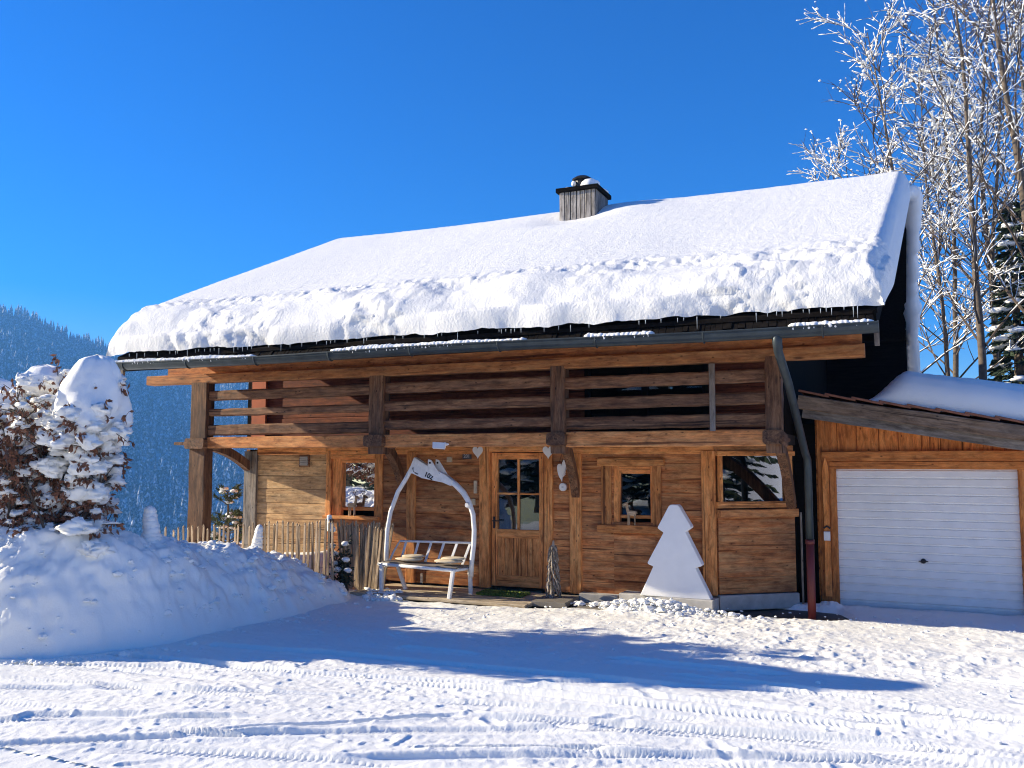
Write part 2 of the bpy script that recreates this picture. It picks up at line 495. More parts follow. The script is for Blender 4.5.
def ground_detail(X, Y):
    z = 0.014 * fbm(X * 0.7, Y * 0.7, None, 3, 5) + 0.011 * fbm(X * 0.8, Y * 3.4, None, 4, 9)
    # thrown-up crumbs and lumps, patchy
    patch = sstep(-0.15, 0.35, fbm(X * 0.5, Y * 0.9, None, 3, 21))
    lump = np.maximum(fbm(X * 5.5, Y * 6.5, None, 4, 31), 0)
    z = z + (0.25 + patch) * 0.016 * lump * (0.6 + 0.8 * sstep(7.5, 10, Y))
    cr = vn(X * 17, Y * 17, None, 44)
    z = z + 0.014 * patch * np.maximum(cr - 0.45, 0) * 1.8 + 0.004 * fbm(X * 24, Y * 24, None, 2, 77)
    near = sstep(8.7, 10.2, Y)
    z = z + near * 0.018 * fbm(X * 2.6, Y * 3.2, None, 3, 91) + near * 0.014 * np.maximum(fbm(X * 4.5, Y * 4.5, None, 3, 17), 0)
    tr = []
    rt = random.Random(77)
    for (x0, x1, y0, a, b) in ((-9.0, 4.2, 3.4, 0.62, 0.024), (-9.0, 4.2, 4.25, 0.50, 0.020), (-9.0, 4.2, 5.0, 0.46, 0.022), (-9, 4.2, 5.9, 0.38, 0.020),
                               (-7.0, 4.2, 3.9, 0.70, 0.030), (-5.0, 4.2, 4.3, 0.66, 0.036), (-4.6, 4.2, 4.0, 0.72, 0.036), (-4.0, 4.2, 5.9, 0.40, 0.022),
                               (-3.0, 4.2, 6.9, 0.42, 0.055), (-3.0, 4.2, 7.8, 0.40, 0.060), (-6.5, 3, 5.15, 0.42, 0.018), (-8.4, 2.0, 6.6, 0.12, -0.002),
                               (-2.6, 4.2, 9.6, 0.05, 0.03), (-3.2, 4.2, 8.9, 0.10, 0.032), (-8.0, 3, 6.3, 0.10, 0.004), (-7.6, 3, 7.0, 0.08, 0.0),
                               (-8.5, 3, 5.55, 0.16, 0.004), (-7, 3, 7.6, 0.10, 0.006), (-9, 3, 4.9, 0.22, 0.006), (-6, 4, 4.6, .30, .012), (-5, 4, 8.4, .02, .004)):
        tr.append((parab(x0, x1, y0 + rt.uniform(-.15, .15), a, b), rt.uniform(0.055, 0.095)))
    for (x0, x1, y0, a, b) in ((-6.8, -3.6, 4.6, .62, .01), (-5.2, -2.8, 5.0, .80, .03), (-4.9, -1.5, 4.5, .72, .03), (-9, -4.6, 4.0, .30, .0), (-8.6, -5, 5.6, .20, .0), (-3.2, 2.6, 5.6, .50, .04), (-9, -5.5, 4.7, .38, .02), (-4.2, -2.2, 6.2, .55, 0)):
        tr.append((parab(x0, x1, y0, a, b), rt.uniform(0.03, 0.045)))
    for k, (pts, hw) in enumerate(tr):
        d, S, sd_ = seg_dist(X, Y, pts)
        fade = sstep(-0.25, 0.35, vn(S * 0.55 + k * 13.1, S * 0 + k, None, 60 + k)) * rt.uniform(0.55, 1.1)
        ins = 1 - sstep(hw * 0.75, hw * 1.05, d)
        rim = np.exp(-((d - hw * 1.35) / (hw * 0.45)) ** 2)
        tread = np.clip(1.6 * np.sin(2 * math.pi * (S - (0.9 if k % 3 else -.6) * sd_) / (0.042 + 0.004 * (k % 4)) + 1.2 * np.sin(S * 3)), -1, 1) * sstep(-.5, .2, vn(S * 1.7 + k * 3.3, d * 9, None, 160 + k))
        keep = 1 - 0.7 * ins * fade
        z = z * keep + fade * (-0.034 * ins + 0.015 * rim + 0.0085 * tread * ins * sstep(hw * 0.15, hw * 0.3, d))
    # scattered footprints
    rng = np.random.RandomState(8)
    for k in range(30):
        fx, fy = rng.uniform(-6, 3), rng.uniform(5.0, 11.3); a = rng.uniform(-0.9, 0.9)
        u_ = (X - fx) * math.cos(a) + (Y - fy) * math.sin(a); v_ = -(X - fx) * math.sin(a) + (Y - fy) * math.cos(a)
        e = (u_ / 0.15) ** 2 + (v_ / 0.06) ** 2
        z = z - 0.013 * np.exp(-e ** 2) + 0.006 * np.exp(-(np.sqrt(e) - 1.4) ** 2 * 6)
    return z


def bare(X, Y):
    """how far the snow is cleared away near the walls"""
    n = 0.30 * fbm(X * 2.2, Y * 2.2, None, 4, 303)
    a = 1 - sstep(0.75, 1.1, np.hypot((X + 4.35) / 0.75, (Y - 11.95) / 0.42) + n)
    b = 1 - sstep(0.75, 1.1, np.hypot((X + 1.6) / 0.95, (Y - 12.45) / 0.55) + n)
    c = 1 - sstep(0.8, 1.1, np.hypot((X + 5.9) / 1.9, (Y - 11.75) / 0.52) + 0.8 * n)
    return np.maximum(np.maximum(a, b), c)


BX = np.array([10.95, 10.64, 9.55, 8.45, 7.32, 6.82, 6.48, 6.18, 5.9, 5.5])
BASE = [(-8.1, 11.35), (-7.55, 11.05), (-7.33, 10.64), (-7.29, 9.55), (-7.48, 8.45), (-7.59, 7.32), (-7.77, 6.82), (-8.09, 6.48), (-8.5, 6.18), (-9.3, 5.85), (-10.5, 5.6), (-16, 5.2)]


def bank_height(X, Y):
    d, S, side = seg_dist(X, Y, BASE)
    d = np.where(side < 0, d, -d)
    d = -d
    d = np.where(side > 0, -np.abs(d), np.abs(d))
    d = -d if BANK_FLIP else d
    d = d + 0.10 * fbm(X * 0.9, Y * 0.9, None, 3, 401) + 0.012 * fbm(X * 7, Y * 7, None, 2, 402)
    hc = np.interp(Y, [5.0, 6.0, 7.0, 7.7, 8.3, 9.3, 10.5, 11.0, 11.4], [1.20, 1.26, 1.28, 1.14, 1.00, 0.84, 0.58, 0.44, 0.28])
    rise = np.clip(d / 0.85, 0, 1)
    rise = 1 - (1 - rise) ** 2.1
    h = hc * rise
    back = np.clip(-8.5 - X, 0, 10)
    h = h - 0.10 * back * sstep(0.5, 1.2, d) * (1 - 0.85 * np.exp(-((Y - 7.0) / 1.6) ** 2))
    h = h + 0.05 * sstep(0, 0.6, d) * fbm(X * 1.6, Y * 1.6, None, 4, 412) + 0.02 * sstep(0, 0.2, d) * fbm(X * 9, Y * 9, None, 3, 413)
    h = np.where(d < 0, d * 0.5, h)
    return h, d


_t, _s, _sd = seg_dist(np.array([-8.4]), np.array([9.0]), BASE)
BANK_FLIP = bool(_sd[0] > 0)


def terrain_far(X, Y):
    """the slope falling to the valley left of and behind the house"""
    r = np.clip(-12.5 - X, 0, 1e5)
    b = np.clip(Y - 26, 0, 1e5)
    f = np.clip(-Y - 18, 0, 1e5)
    e = np.clip(X - 14, 0, 1e5)
    drop = 0.55 * r + 0.12 * b * (X < 0) + 0.02 * b
    up = 0.10 * f + 0.06 * e
    z = -np.minimum(drop, 150 * (1 - np.exp(-drop / 60.0))) + np.minimum(up, 60)
    return z


xs = np.concatenate([np.arange(-13.5, -8.6, 0.05), np.arange(-8.6, 3.2, 0.0135), np.arange(3.2, 6.0, 0.05)]); ys = np.concatenate([np.arange(3.6, 4.4, .04), np.arange(4.4, 9.0, 0.0135), np.arange(9.0, 13.4, 0.02)])
GX, GY = np.meshgrid(xs, ys)
GZ = 0.03 + ground_detail(GX, GY)
bm_ = bare(GX, GY)
GZ = GZ * (1 - bm_) + bm_ * (-0.055)
# crumbly heap shovelled against the kerb by the tree cut-out
hp = np.exp(-(((GX + 3.15) / 0.62) ** 2 + ((GY - 11.80) / 0.26) ** 2) ** 1.3)
GZ = GZ + hp * (0.10 + 0.13 * fbm(GX * 7, GY * 7, None, 4, 505) + 0.05 * fbm(GX * 18, GY * 18, None, 2, 506))
hp = np.exp(-(((GX + 1.0) / 0.5) ** 2 + ((GY - 13.05) / 0.16) ** 2) ** 1.3)
GZ = GZ + hp * (0.05 + 0.07 * fbm(GX * 8, GY * 8, None, 4, 507))
edge = np.minimum.reduce([GX - xs[0], xs[-1] - GX, GY - ys[0], ys[-1] - GY])
GZ = GZ - 0.12 * (1 - sstep(0, 0.5, edge)) * (GY < 12)
structure(grid_obj('snowy_driveway', np.stack([GX, GY, GZ], -1), M['snow_drive']))

xs2 = np.concatenate([-np.geomspace(900, 16, 40), np.linspace(-15, 15, 31), np.geomspace(16, 700, 30)])
ys2 = np.concatenate([-np.geomspace(500, 6, 26), np.linspace(-5, 30, 36), np.geomspace(32, 900, 36)])
TX, TY = np.meshgrid(xs2, ys2)
TZ = -0.16 + terrain_far(TX, TY) + 0.4 * fbm(TX * 0.08, TY * 0.08, None, 3, 66) * sstep(16, 40, np.hypot(TX, TY - 8))
structure(grid_obj('ground', np.stack([TX, TY, TZ], -1), M['snow']))
mb = MB(); mb.add([(-7.2, 11.0, -0.02), (2.5, 11.0, -0.02), (2.5, 13.6, -0.02), (-7.2, 13.6, -0.02)], [(0, 1, 2, 3)])
structure(mb.build('asphalt', M['asphalt']))

xs = np.arange(-15.0, -6.9, 0.026); ys = np.arange(4.6, 12.0, 0.026)
KX, KY = np.meshgrid(xs, ys)
KZ, KD = bank_height(KX, KY)
KZ = np.where(KX < -13, KZ - 0.5 * (-13 - KX), KZ)
KP = np.stack([KX, KY, KZ + 0.02], -1)
KN = normals(KP); KN[KN[..., 2] < 0] *= -1
kx, ky, kz = KX, KY, KZ
kd = (0.12 * fbm(kx * 1.5, ky * 1.5, kz * 1.8, 3, 421) + 0.075 * fbm(kx * 3.2, ky * 3.2, kz * 3.8, 5, 422, .55) + 0.065 * np.maximum(fbm(kx * 5, ky * 5, kz * 6, 5, 423, .6, True), 0)
      + 0.016 * fbm(kx * 14, ky * 14, kz * 14, 3, 424)) * sstep(0.0, 0.25, KD)
# a rubbly tongue of ploughed lumps toward the near left end
kd = kd + 0.09 * np.maximum(fbm(kx * 5, ky * 5, kz * 5, 4, 431, .6), -.1) * (1 - sstep(6.2, 7.0, ky + .35 * (kx + 8))) * sstep(0.0, 0.2, KD)
KP = KP + KN * kd[..., None]
bank = grid_obj('snow_bank', KP, M['snow'], keep=KD > -0.12)
bank['kind'] = 'structure'; 
# drift against the foot of the house behind the fence
xs = np.arange(-16, -8.0, 0.05); ys = np.arange(11.2, 16, 0.05)
DX, DY = np.meshgrid(xs, ys)
DZ = (0.58 - 0.06 * (-8.6 - DX)) * (1 - sstep(-8.9, -8.15, DX)) + 0.10 * fbm(DX * 1.3, DY * 1.3, None, 4, 71) - 0.5 * np.clip(-12.8 - DX, 0, 9)
DZ = DZ * sstep(11.15, 11.6, DY)
structure(grid_obj('snow_drift', np.stack([DX, DY, DZ - 0.03], -1), M['snow']))

# ------------------------------------------------------------------ hill, forest, haze
phis = np.linspace(R(-82), R(20), 150)
ts = np.linspace(0, 1.25, 60)
PH, TT = np.meshgrid(phis, ts)
crest = np.interp(PH, [R(-82), R(-56.0), R(-53.5), R(-50.5), R(-47.0), R(-42), R(-35), R(-20), R(20)], [262, 255, 236, 190, 172, 150, 95, -20, -70])
rr = 700 + 1020 * TT
tc = np.clip(TT, 0, 1)
HZ = -165 + (crest + 165) * (tc ** 0.9) - np.maximum(TT - 1, 0) * 700
HZ = HZ + 14 * fbm(PH * 18, TT * 6, None, 4, 12) * np.clip(tc * 3, 0, 1)
HXx = np.sin(PH) * rr; HYy = np.cos(PH) * rr
structure(grid_obj('hill', np.stack([HXx, HYy, HZ], -1), M['hill']))

rng = np.random.RandomState(3)
NT_ = 10500
fp = rng.uniform(R(-64), R(-20), NT_); ft = np.sqrt(rng.uniform(0.0, 1.08, NT_))
jf = (fp - phis[0]) / (phis[1] - phis[0]); it = ft / (ts[1] - ts[0])
j0 = jf.astype(int); i0 = np.minimum(it.astype(int), 58)
fz = HZ[i0, j0] * (1 - (it - i0)) + HZ[i0 + 1, j0] * (it - i0)
fr = 700 + 1020 * ft
fx = np.sin(fp) * fr; fy = np.cos(fp) * fr
hh = rng.uniform(18, 36, NT_); wd = hh * rng.uniform(0.13, 0.19, NT_)
# every tree: three stacked ragged skirts of seven sides
sides = 7; tiers = ((0.06, 1.0, 0.55), (0.36, 0.72, 0.80), (0.64, 0.45, 1.0))
VV = []; QQ = []
base = 0
ang = np.linspace(0, 2 * math.pi, sides, endpoint=False)
for (zb, wk, zt) in tiers:
    jit = rng.uniform(0.65, 1.2, (NT_, sides))
    rot = rng.uniform(0, 6.28, (NT_, 1))
    bx = fx[:, None] + np.cos(ang + rot) * wd[:, None] * wk * jit
    by = fy[:, None] + np.sin(ang + rot) * wd[:, None] * wk * jit
    bz = fz[:, None] + hh[:, None] * (zb + rng.uniform(-0.05, 0.05, (NT_, sides)))
    top = np.stack([fx, fy, fz + hh * zt], -1)[:, None, :]
    v = np.concatenate([np.stack([bx, by, bz], -1), top], 1)
    idx = base + np.arange(NT_)[:, None] * (sides + 1)
    for k in range(sides):
        QQ.append(np.stack([idx[:, 0] + k, idx[:, 0] + (k + 1) % sides, idx[:, 0] + sides], -1))
    VV.append(v.reshape(-1, 3)); base += NT_ * (sides + 1)
fo = raw_obj('forest', np.concatenate(VV), np.concatenate(QQ), M['forest'], None, False)
fo['kind'] = 'stuff'; tag(fo, 'distant forest of snow dusted spruces covering the blue hillside', 'forest')

HAZE = 0.00036
if HAZE:
    mb = MB()
    x0, x1, y0, y1, z0, z1 = -2150, 900, -620, 2150, -1260, 300
    vs = [(x, y, z) for z in (z0, z1) for y in (y0, y1) for x in (x0, x1)]
    mb.add(vs, [(0, 2, 3, 1), (4, 5, 7, 6), (0, 1, 5, 4), (2, 6, 7, 3), (0, 4, 6, 2), (1, 3, 7, 5)])
    t = NT('haze'); t.n.remove(t.b)
    pv = t.node('ShaderNodeVolumePrincipled'); pv.inputs['Color'].default_value = (0.15, 0.46, 1.0, 1)
    pv.inputs['Density'].default_value = HAZE; pv.inputs['Anisotropy'].default_value = 0.1
    t.link(pv.outputs[0], t.n['Material Output'].inputs['Volume'])
    hz = mb.build('haze', t.m); hz['kind'] = 'stuff'

# ------------------------------------------------------------------ the chalet
YW = 12.4; YB = 11.2; XL = -10.72; XR = -2.42
ch = thing('chalet', 'old brown timber chalet with a thick snow covered roof and a long railed balcony', 'house', (-6, YW, 0))


def course_wall(mb, x0, x1, z0, z1, Y, th=0.06, ch_=0.22, rag=True, tmul=1.0):
    z = z0
    while z < z1 - 0.02:
        h = ch_ * random.uniform(0.8, 1.25)
        if z + h > z1 - 0.09: h = z1 - z
        mb.beam((x0, Y + th / 2, z + h / 2), (x1, Y + th / 2, z + h / 2), th + random.uniform(-.006, .006), h, ch=0.011, seg=max(1, int((x1 - x0) / 0.5)), jit=0.0015, tint=random.uniform(0.78, 1.12) * tmul)
        z += h


def upright(mb, x0, x1, z0, z1, Y, proud=0.03, th=0.09, tint=None, seg=6, jit=0.002):
    c = (x0 + x1) / 2
    mb.beam((c, Y - proud + th / 2, z0), (c, Y - proud + th / 2, z1), x1 - x0, th, up=(0, 1, 0), ch=0.008, seg=seg, jit=jit, tint=tint)


def level(mb, x0, x1, z0, z1, Y, proud=0.03, th=0.09, tint=None, seg=6, jit=0.002):
    c = (z0 + z1) / 2
    mb.beam((x0, Y - proud + th / 2, c), (x1, Y - proud + th / 2, c), th, z1 - z0, ch=0.008, seg=seg, jit=jit, tint=tint)


Z0 = 0.10; ZT = 2.21
wA = MB(); course_wall(wA, -10.45, -8.95, 0.0, ZT, YW); wA.build('wall_panel', M['facade_pale'], ch)
wA = MB(); course_wall(wA, -8.95, -7.86, 0.0, 1.10, YW); wA.build('wall_panel', M['facade'], ch)
wA = MB(); course_wall(wA, -7.86, -6.03, Z0, ZT, YW, tmul=0.85); wA.build('wall_panel', M['facade'], ch)
wA = MB(); course_wall(wA, -4.83, -4.52, Z0, ZT, YW, tmul=0.95); wA.build('wall_panel', M['facade'], ch)
wA = MB(); course_wall(wA, -4.36, -3.86, Z0, ZT, YW); wA.build('wall_panel', M['facade'], ch)
wA = MB(); course_wall(wA, -3.24, -2.53, Z0, ZT, YW); wA.build('wall_panel', M['facade'], ch)
wA = MB(); course_wall(wA, -3.86, -3.24, Z0, 1.17, YW); wA.build('wall_panel', M['facade'], ch)
wA = MB(); course_wall(wA, -3.86, -3.24, 1.98, ZT, YW); wA.build('wall_panel', M['facade'], ch)
# the setting of the bay: canted corner at the right
b0 = Vector((-2.36, 12.36, 0)); b1 = Vector((-1.40, 13.08, 0)); bd = (b1 - b0).normalized(); bn = Vector((bd.y, -bd.x, 0)); BL = (b1 - b0).length
wB = MB()
z = 0.22
while z < 1.30:
    h = min(random.uniform(0.17, 0.25), 1.31 - z)
    wB.beam(b0 + Vector((0, 0, z + h / 2)) + bd * 0.02, b1 + Vector((0, 0, z + h / 2)), 0.05, h, ch=0.006, tint=random.uniform(0.7, 0.95), seg=4, jit=.001)
    z += h
wB.build('wall_panel', M['facade'], ch); wB = MB()
wB.beam(b0 + Vector((0, 0, 2.23)), b1 + Vector((0, 0, 2.23)), 0.05, 0.10, tint=0.9)
wB.build('wall_panel', M['facade'], ch)
bw = MB()
bt, bb = 2.13, 1.49
for (za, zb_) in ((bt, bt + 0.07), (bb - 0.09, bb)):
    bw.beam(b0 + bn * 0.03 + Vector((0, 0, (za + zb_) / 2)), b1 + bn * 0.03 + Vector((0, 0, (za + zb_) / 2)), 0.09, zb_ - za, tint=1.05)
for s_ in (0.03, BL - 0.14):
    wdt = 0.05 if s_ < 0.1 else 0.10
    bw.beam(b0 + bn * 0.03 + bd * (s_ + wdt / 2) + Vector((0, 0, bb)), b0 + bn * 0.03 + bd * (s_ + wdt / 2) + Vector((0, 0, bt)), 0.088, wdt, up=tuple(bd), tint=1.0)
bay_frame = bw.build('window', M['frame'], ch)
mb = MB(); mb.beam(b0 + bd * 0.08 + Vector((0, 0, (bb + bt) / 2)), b1 - bd * 0.14 + Vector((0, 0, (bb + bt) / 2)), 0.012, bt - bb, ch=0.0005)
mb.build('pane', M['glass'], bay_frame)
mb = MB(); mb.beam(b0 + bn * 0.07 + Vector((0, 0, 1.33)), b1 + bn * 0.07 + Vector((0, 0, 1.33)), 0.14, 0.11, seg=4, jit=.004, tint=0.95)
mb.build('sill', M['beam'], bay_frame)
mb = MB(); mb.beam(b0 - bn * 0.02 + Vector((0, 0, 0.10)), b1 + bd * 0.02 - bn * 0.02 + Vector((0, 0, 0.10)), 0.16, 0.21, ch=0.012)
mb.beam((b0.x - 1.32, 12.24, 0.09), (b0.x + 0.02, 12.10, 0.09), 0.30, 0.20, ch=0.012)
mb.build('plinth', M['concrete'], ch)
mb = MB(); mb.box((-4.06, 12.33, 0.06), (0.58, 0.16, 0.13)); mb.build('plinth', M['concrete'], ch)

# gable walls, back wall, floor slab
mb = MB()
mb.beam((XL, 12.46, 1.1), (XL, 20.6, 1.1), 0.08, 2.3, ch=0.001, tint=.9)
mb.build('side_wall', M['facade'], ch)
gw = MB()
zr = 6.55
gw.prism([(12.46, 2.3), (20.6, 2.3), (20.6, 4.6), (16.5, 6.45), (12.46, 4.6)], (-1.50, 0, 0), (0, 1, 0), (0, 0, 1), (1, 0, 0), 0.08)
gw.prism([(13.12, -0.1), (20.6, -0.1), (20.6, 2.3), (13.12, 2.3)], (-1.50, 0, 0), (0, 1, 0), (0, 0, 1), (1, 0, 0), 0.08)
gw.build('gable_wall', M['dark_shade_wood'], ch); gw = MB()
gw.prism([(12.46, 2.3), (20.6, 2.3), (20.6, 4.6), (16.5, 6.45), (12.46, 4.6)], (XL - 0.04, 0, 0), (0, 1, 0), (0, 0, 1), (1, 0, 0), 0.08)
gw.build('gable_wall', M['dark_shade_wood'], ch)
mb = MB(); mb.box((-0.62, 20.62, 2.2), (1.70, 0.1, 4.9)); mb.build('added_gap_panel', M['dark_shade_wood'], ch)  # added dark panel, covers the bright sky gap under the rear roof
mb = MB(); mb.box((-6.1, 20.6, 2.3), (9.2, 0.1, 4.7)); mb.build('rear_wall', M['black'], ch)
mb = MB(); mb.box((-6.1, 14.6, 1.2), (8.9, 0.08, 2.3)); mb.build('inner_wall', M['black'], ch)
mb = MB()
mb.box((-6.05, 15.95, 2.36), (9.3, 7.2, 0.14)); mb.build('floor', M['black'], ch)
mb = MB(); x = -11.34
while x < -1.35:
    mb.beam((x + .10, YB + 0.1, 2.345), (x + .10, YW - 0.02, 2.345), 0.195, 0.05, tint=random.uniform(.7, 1)); x += 0.2
mb.build('balcony_floor', M['old'], ch)
# upper wall behind the balcony, with a glazed door
mb = MB()
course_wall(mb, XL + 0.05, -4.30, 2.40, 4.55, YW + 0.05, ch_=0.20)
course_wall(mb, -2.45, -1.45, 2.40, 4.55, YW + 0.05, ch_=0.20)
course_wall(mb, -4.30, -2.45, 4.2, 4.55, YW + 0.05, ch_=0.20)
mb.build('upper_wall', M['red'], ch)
mb = MB()
for a_, c_ in ((-4.30, -4.22), (-3.42, -3.33), (-2.53, -2.45)): upright(mb, a_, c_, 2.4, 4.2, YW + 0.02)
bdr = mb.build('balcony_door', M['dark_shade_wood'], ch)
mb = MB()
mb.box((-3.82, YW + 0.06, 3.3), (0.8, 0.012, 1.8), ch=.0005); mb.box((-2.93, YW + 0.06, 3.3), (0.8, 0.012, 1.8), ch=.0005)
mb.build('pane', M['glass'], bdr)
mb = MB(); mb.box((XL + 0.28, YW - 0.0, 3.3), (0.30, 0.05, 1.7)); mb.build('shutter', M['orange'], ch)

# uprights that divide the facade
for (a_, c_, z0, z1, m_, nm, t_) in ((-10.72, -10.44, -0.1, 2.22, 'oldgray', 'corner_post', 1.0),
                                     (-4.535, -4.35, Z0, 2.17, 'frame', 'wall_post', 0.9), (-2.56, -2.36, 0.2, 2.20, 'frame', 'wall_post', 0.95),
                                     (-7.36, -7.20, Z0, 2.2, 'frame', 'wall_post', 0.8)):
    mb = MB(); upright(mb, a_, c_, z0, z1, YW, proud=0.05, th=0.12, tint=t_); mb.build(nm, M[m_], ch)
for (a_, c_) in ((-10.44, -8.97), (-8.97, -7.84), (-7.84, -6.03), (-4.80, -2.38)):
    mb = MB(); level(mb, a_, c_, 2.225 if a_ == -8.97 else 2.16, 2.31, YW, proud=0.03, tint=random.uniform(0.95, 1.1), seg=10); mb.build('head_board', M['frame'], ch)

# window with the reindeer, left
mb = MB()
upright(mb, -8.96, -8.86, 1.08, 2.22, YW, 0.03, tint=0.95); upright(mb, -7.97, -7.83, 1.08, 2.22, YW, 0.03, tint=0.85)
level(mb, -8.86, -7.97, 2.09, 2.22, YW, 0.03, tint=1.1)
upright(mb, -8.86, -8.68, 1.10, 2.09, YW + 0.04, 0.02, tint=1.12); upright(mb, -8.02, -7.97, 1.10, 2.09, YW + 0.04, 0.02, tint=1.0)
level(mb, -8.68, -8.02, 2.02, 2.09, YW + 0.04, 0.02, tint=1.1); level(mb, -8.68, -8.02, 1.22, 1.28, YW + 0.07, 0.02, tint=0.9)
win1 = mb.build('window', M['frame'], ch)
mb = MB(); mb.box((-8.35, YW + 0.10, 1.65), (0.68, 0.012, 0.76), ch=.0005); mb.build('pane', M['glass'], win1)
mb = MB(); mb.box((-8.42, YW + 0.015, 1.105), (1.1, 0.22, 0.05)); mb.build('sill', M['frame'], win1)
mb = MB()
for k in range(4): mb.tube([(-8.66 + k * 0.065, YW + 0.2, 1.28), (-8.66 + k * 0.065, YW + 0.2, 2.02)], 0.042, 8)
mb.build('curtain', M['cream'], win1, True)
mb = MB()
for k in range(4): mb.tube([(-8.24 + k * 0.055, YW + 0.2, 1.28), (-8.24 + k * 0.055, YW + 0.2, 1.94)], 0.034, 8)
mb.build('curtain', M['bluecloth'], win1, True)

# window with the reindeer, right of the door
mb = MB()
level(mb, -4.09, -3.09, 1.985, 2.10, YW, 0.06, th=0.14, tint=0.72, seg=10, jit=.004)
upright(mb, -4.04, -3.89, 1.13, 1.985, YW, 0.04, th=.12, tint=0.68, jit=.004); upright(mb, -3.27, -3.14, 1.13, 1.985, YW, 0.04, th=.12, tint=0.68, jit=.004)
upright(mb, -3.89, -3.77, 1.14, 1.985, YW + 0.03, 0.02, th=.1, tint=1.05); upright(mb, -3.31, -3.27, 1.14, 1.985, YW + 0.03, 0.02, th=.1, tint=1.1)
level(mb, -3.77, -3.31, 1.87, 1.985, YW + 0.03, 0.02, th=.1, tint=1.1); level(mb, -3.77, -3.31, 1.22, 1.27, YW + 0.06, 0.02, th=.08, tint=.8)
win2 = mb.build('window', M['frame'], ch)
mb = MB(); mb.box((-3.54, YW + 0.09, 1.57), (0.47, 0.012, 0.62), ch=.0005); mb.build('pane', M['glass'], win2)
mb = MB(); level(mb, -4.10, -3.10, 1.02, 1.13, YW, 0.07, th=.2, tint=0.72, seg=10, jit=.004); mb.build('sill', M['frame'], win2)

# front door
DX0, DX1, DZ1 = -5.87, -4.94, 2.19
mb = MB()
upright(mb, -6.04, -5.87, Z0, 2.29, YW, 0.05, th=.12, tint=1.0); upright(mb, -4.94, -4.81, Z0, 2.29, YW, 0.05, th=.12, tint=0.98)
level(mb, -5.87, -4.94, 2.19, 2.29, YW, 0.048, th=.12, tint=1.05)
door = mb.build('door', M['frame'], ch)
mb = MB()
upright(mb, -5.86, -5.75, 0.13, 2.18, YW, -0.01, tint=1.12); upright(mb, -5.05, -4.95, 0.13, 2.18, YW, -0.01, tint=1.05)
level(mb, -5.75, -5.05, 2.08, 2.18, YW, -0.01, tint=1.12); level(mb, -5.75, -5.05, 0.87, 1.00, YW, -0.01, tint=0.92); level(mb, -5.75, -5.05, 0.13, 0.30, YW, -0.01, tint=.85)
for k in range(6): upright(mb, -5.75 + k * 0.1167, -5.75 + (k + 1) * 0.1167, 0.30, 0.87, YW, -0.025, th=.05, tint=random.uniform(.75, .95))
leaf_o = mb.build('door_leaf', M['frame'], door)
mb = MB()
upright(mb, -5.415, -5.385, 1.00, 2.08, YW, -0.015, th=.05, tint=1.05); level(mb, -5.75, -5.05, 1.535, 1.565, YW, -0.017, th=.05, tint=1.05)
mb.build('glazing_bar', M['frame'], door)
mb = MB(); mb.box((-5.40, YW + 0.055, 1.54), (0.71, 0.012, 1.09), ch=.0005); mb.build('pane', M['glass'], door)
mb = MB(); mb.tube([(-5.80, YW - 0.005, 1.13), (-5.80, YW - 0.05, 1.13), (-5.70, YW - 0.055, 1.13)], 0.010, 8); mb.box((-5.80, YW + .003, 1.10), (0.03, 0.012, 0.18))
mb.build('handle', M['dark'], door)
mb = MB(); mb.box((-5.20, YW + 0.35, 0.95 + .08), (0.5, 0.08, 0.16)); mb.build('inner_ledge', M['white'], door)

# balcony: posts, long beam, hewn rails, braces
posts = [(-10.84, -10.45), (-7.31, -7.03), (-4.36, -4.14), (-1.50, -1.29)]
for i, (a_, c_) in enumerate(posts):
    mb = MB(); wd_ = (c_ - a_) * (0.92 if i == 0 else 1)
    cx = (a_ + c_) / 2
    mb.beam((cx, YB + 0.02, 2.16 if i else -0.1), (cx, YB + 0.02, 3.36), 0.20, wd_ * .95, up=(1, 0, 0), ch=0.012, seg=9, jit=0.006, tint=0.85 if i else .6)
    mb.build('balcony_post', M['old'], ch)
    mb = MB(); mb.beam((cx, YB - 0.16, 2.36 if i else 2.34), (cx, YB + 0.25, 2.32), wd_ + 0.05, 0.17, ch=0.025, tint=.75); mb.build('corbel', M['old'], ch)
for (a_, c_, z0, z1, t_) in ((-10.45, -7.31, 2.26, 2.445, 0.95), (-7.03, -4.36, 2.26, 2.45, 1.0), (-4.14, -1.50, 2.25, 2.455, 1.05)):
    mb = MB(); mb.beam((a_, YB + .03, (z0 + z1) / 2), (c_, YB + .03, (z0 + z1) / 2), 0.18, z1 - z0, ch=0.012, seg=14, jit=0.003, tint=t_); mb.build('balcony_beam', M['beam'], ch)
rails = [((3.06, 3.21), (2.80, 2.91), (2.48, 2.64)), ((3.08, 3.225), (2.81, 2.945), (2.53, 2.66)), ((3.05, 3.20), (2.77, 2.915), (2.495, 2.65))]
spans = [(-10.46, -7.30), (-7.04, -4.35), (-4.15, -1.49)]
for bay_, (xa, xb) in zip(rails, spans):
    for (z0, z1) in bay_:
        mb = MB(); mb.beam((xa, YB + random.uniform(0, .03), (z0 + z1) / 2 - .005), (xb, YB + random.uniform(0, .03), (z0 + z1) / 2 + .005), 0.10, z1 - z0 + .015, ch=0.02, seg=20, jit=0.0045, tint=random.uniform(0.8, 1.25))
        mb.build('rail', M['old'], ch)
mb = MB(); mb.beam((-2.145, YB - 0.07, 2.44), (-2.145, YB - 0.07, 3.30), 0.05, 0.07, up=(1, 0, 0), tint=1.0); mb.build('rail_batten', M['oldgray'], ch)
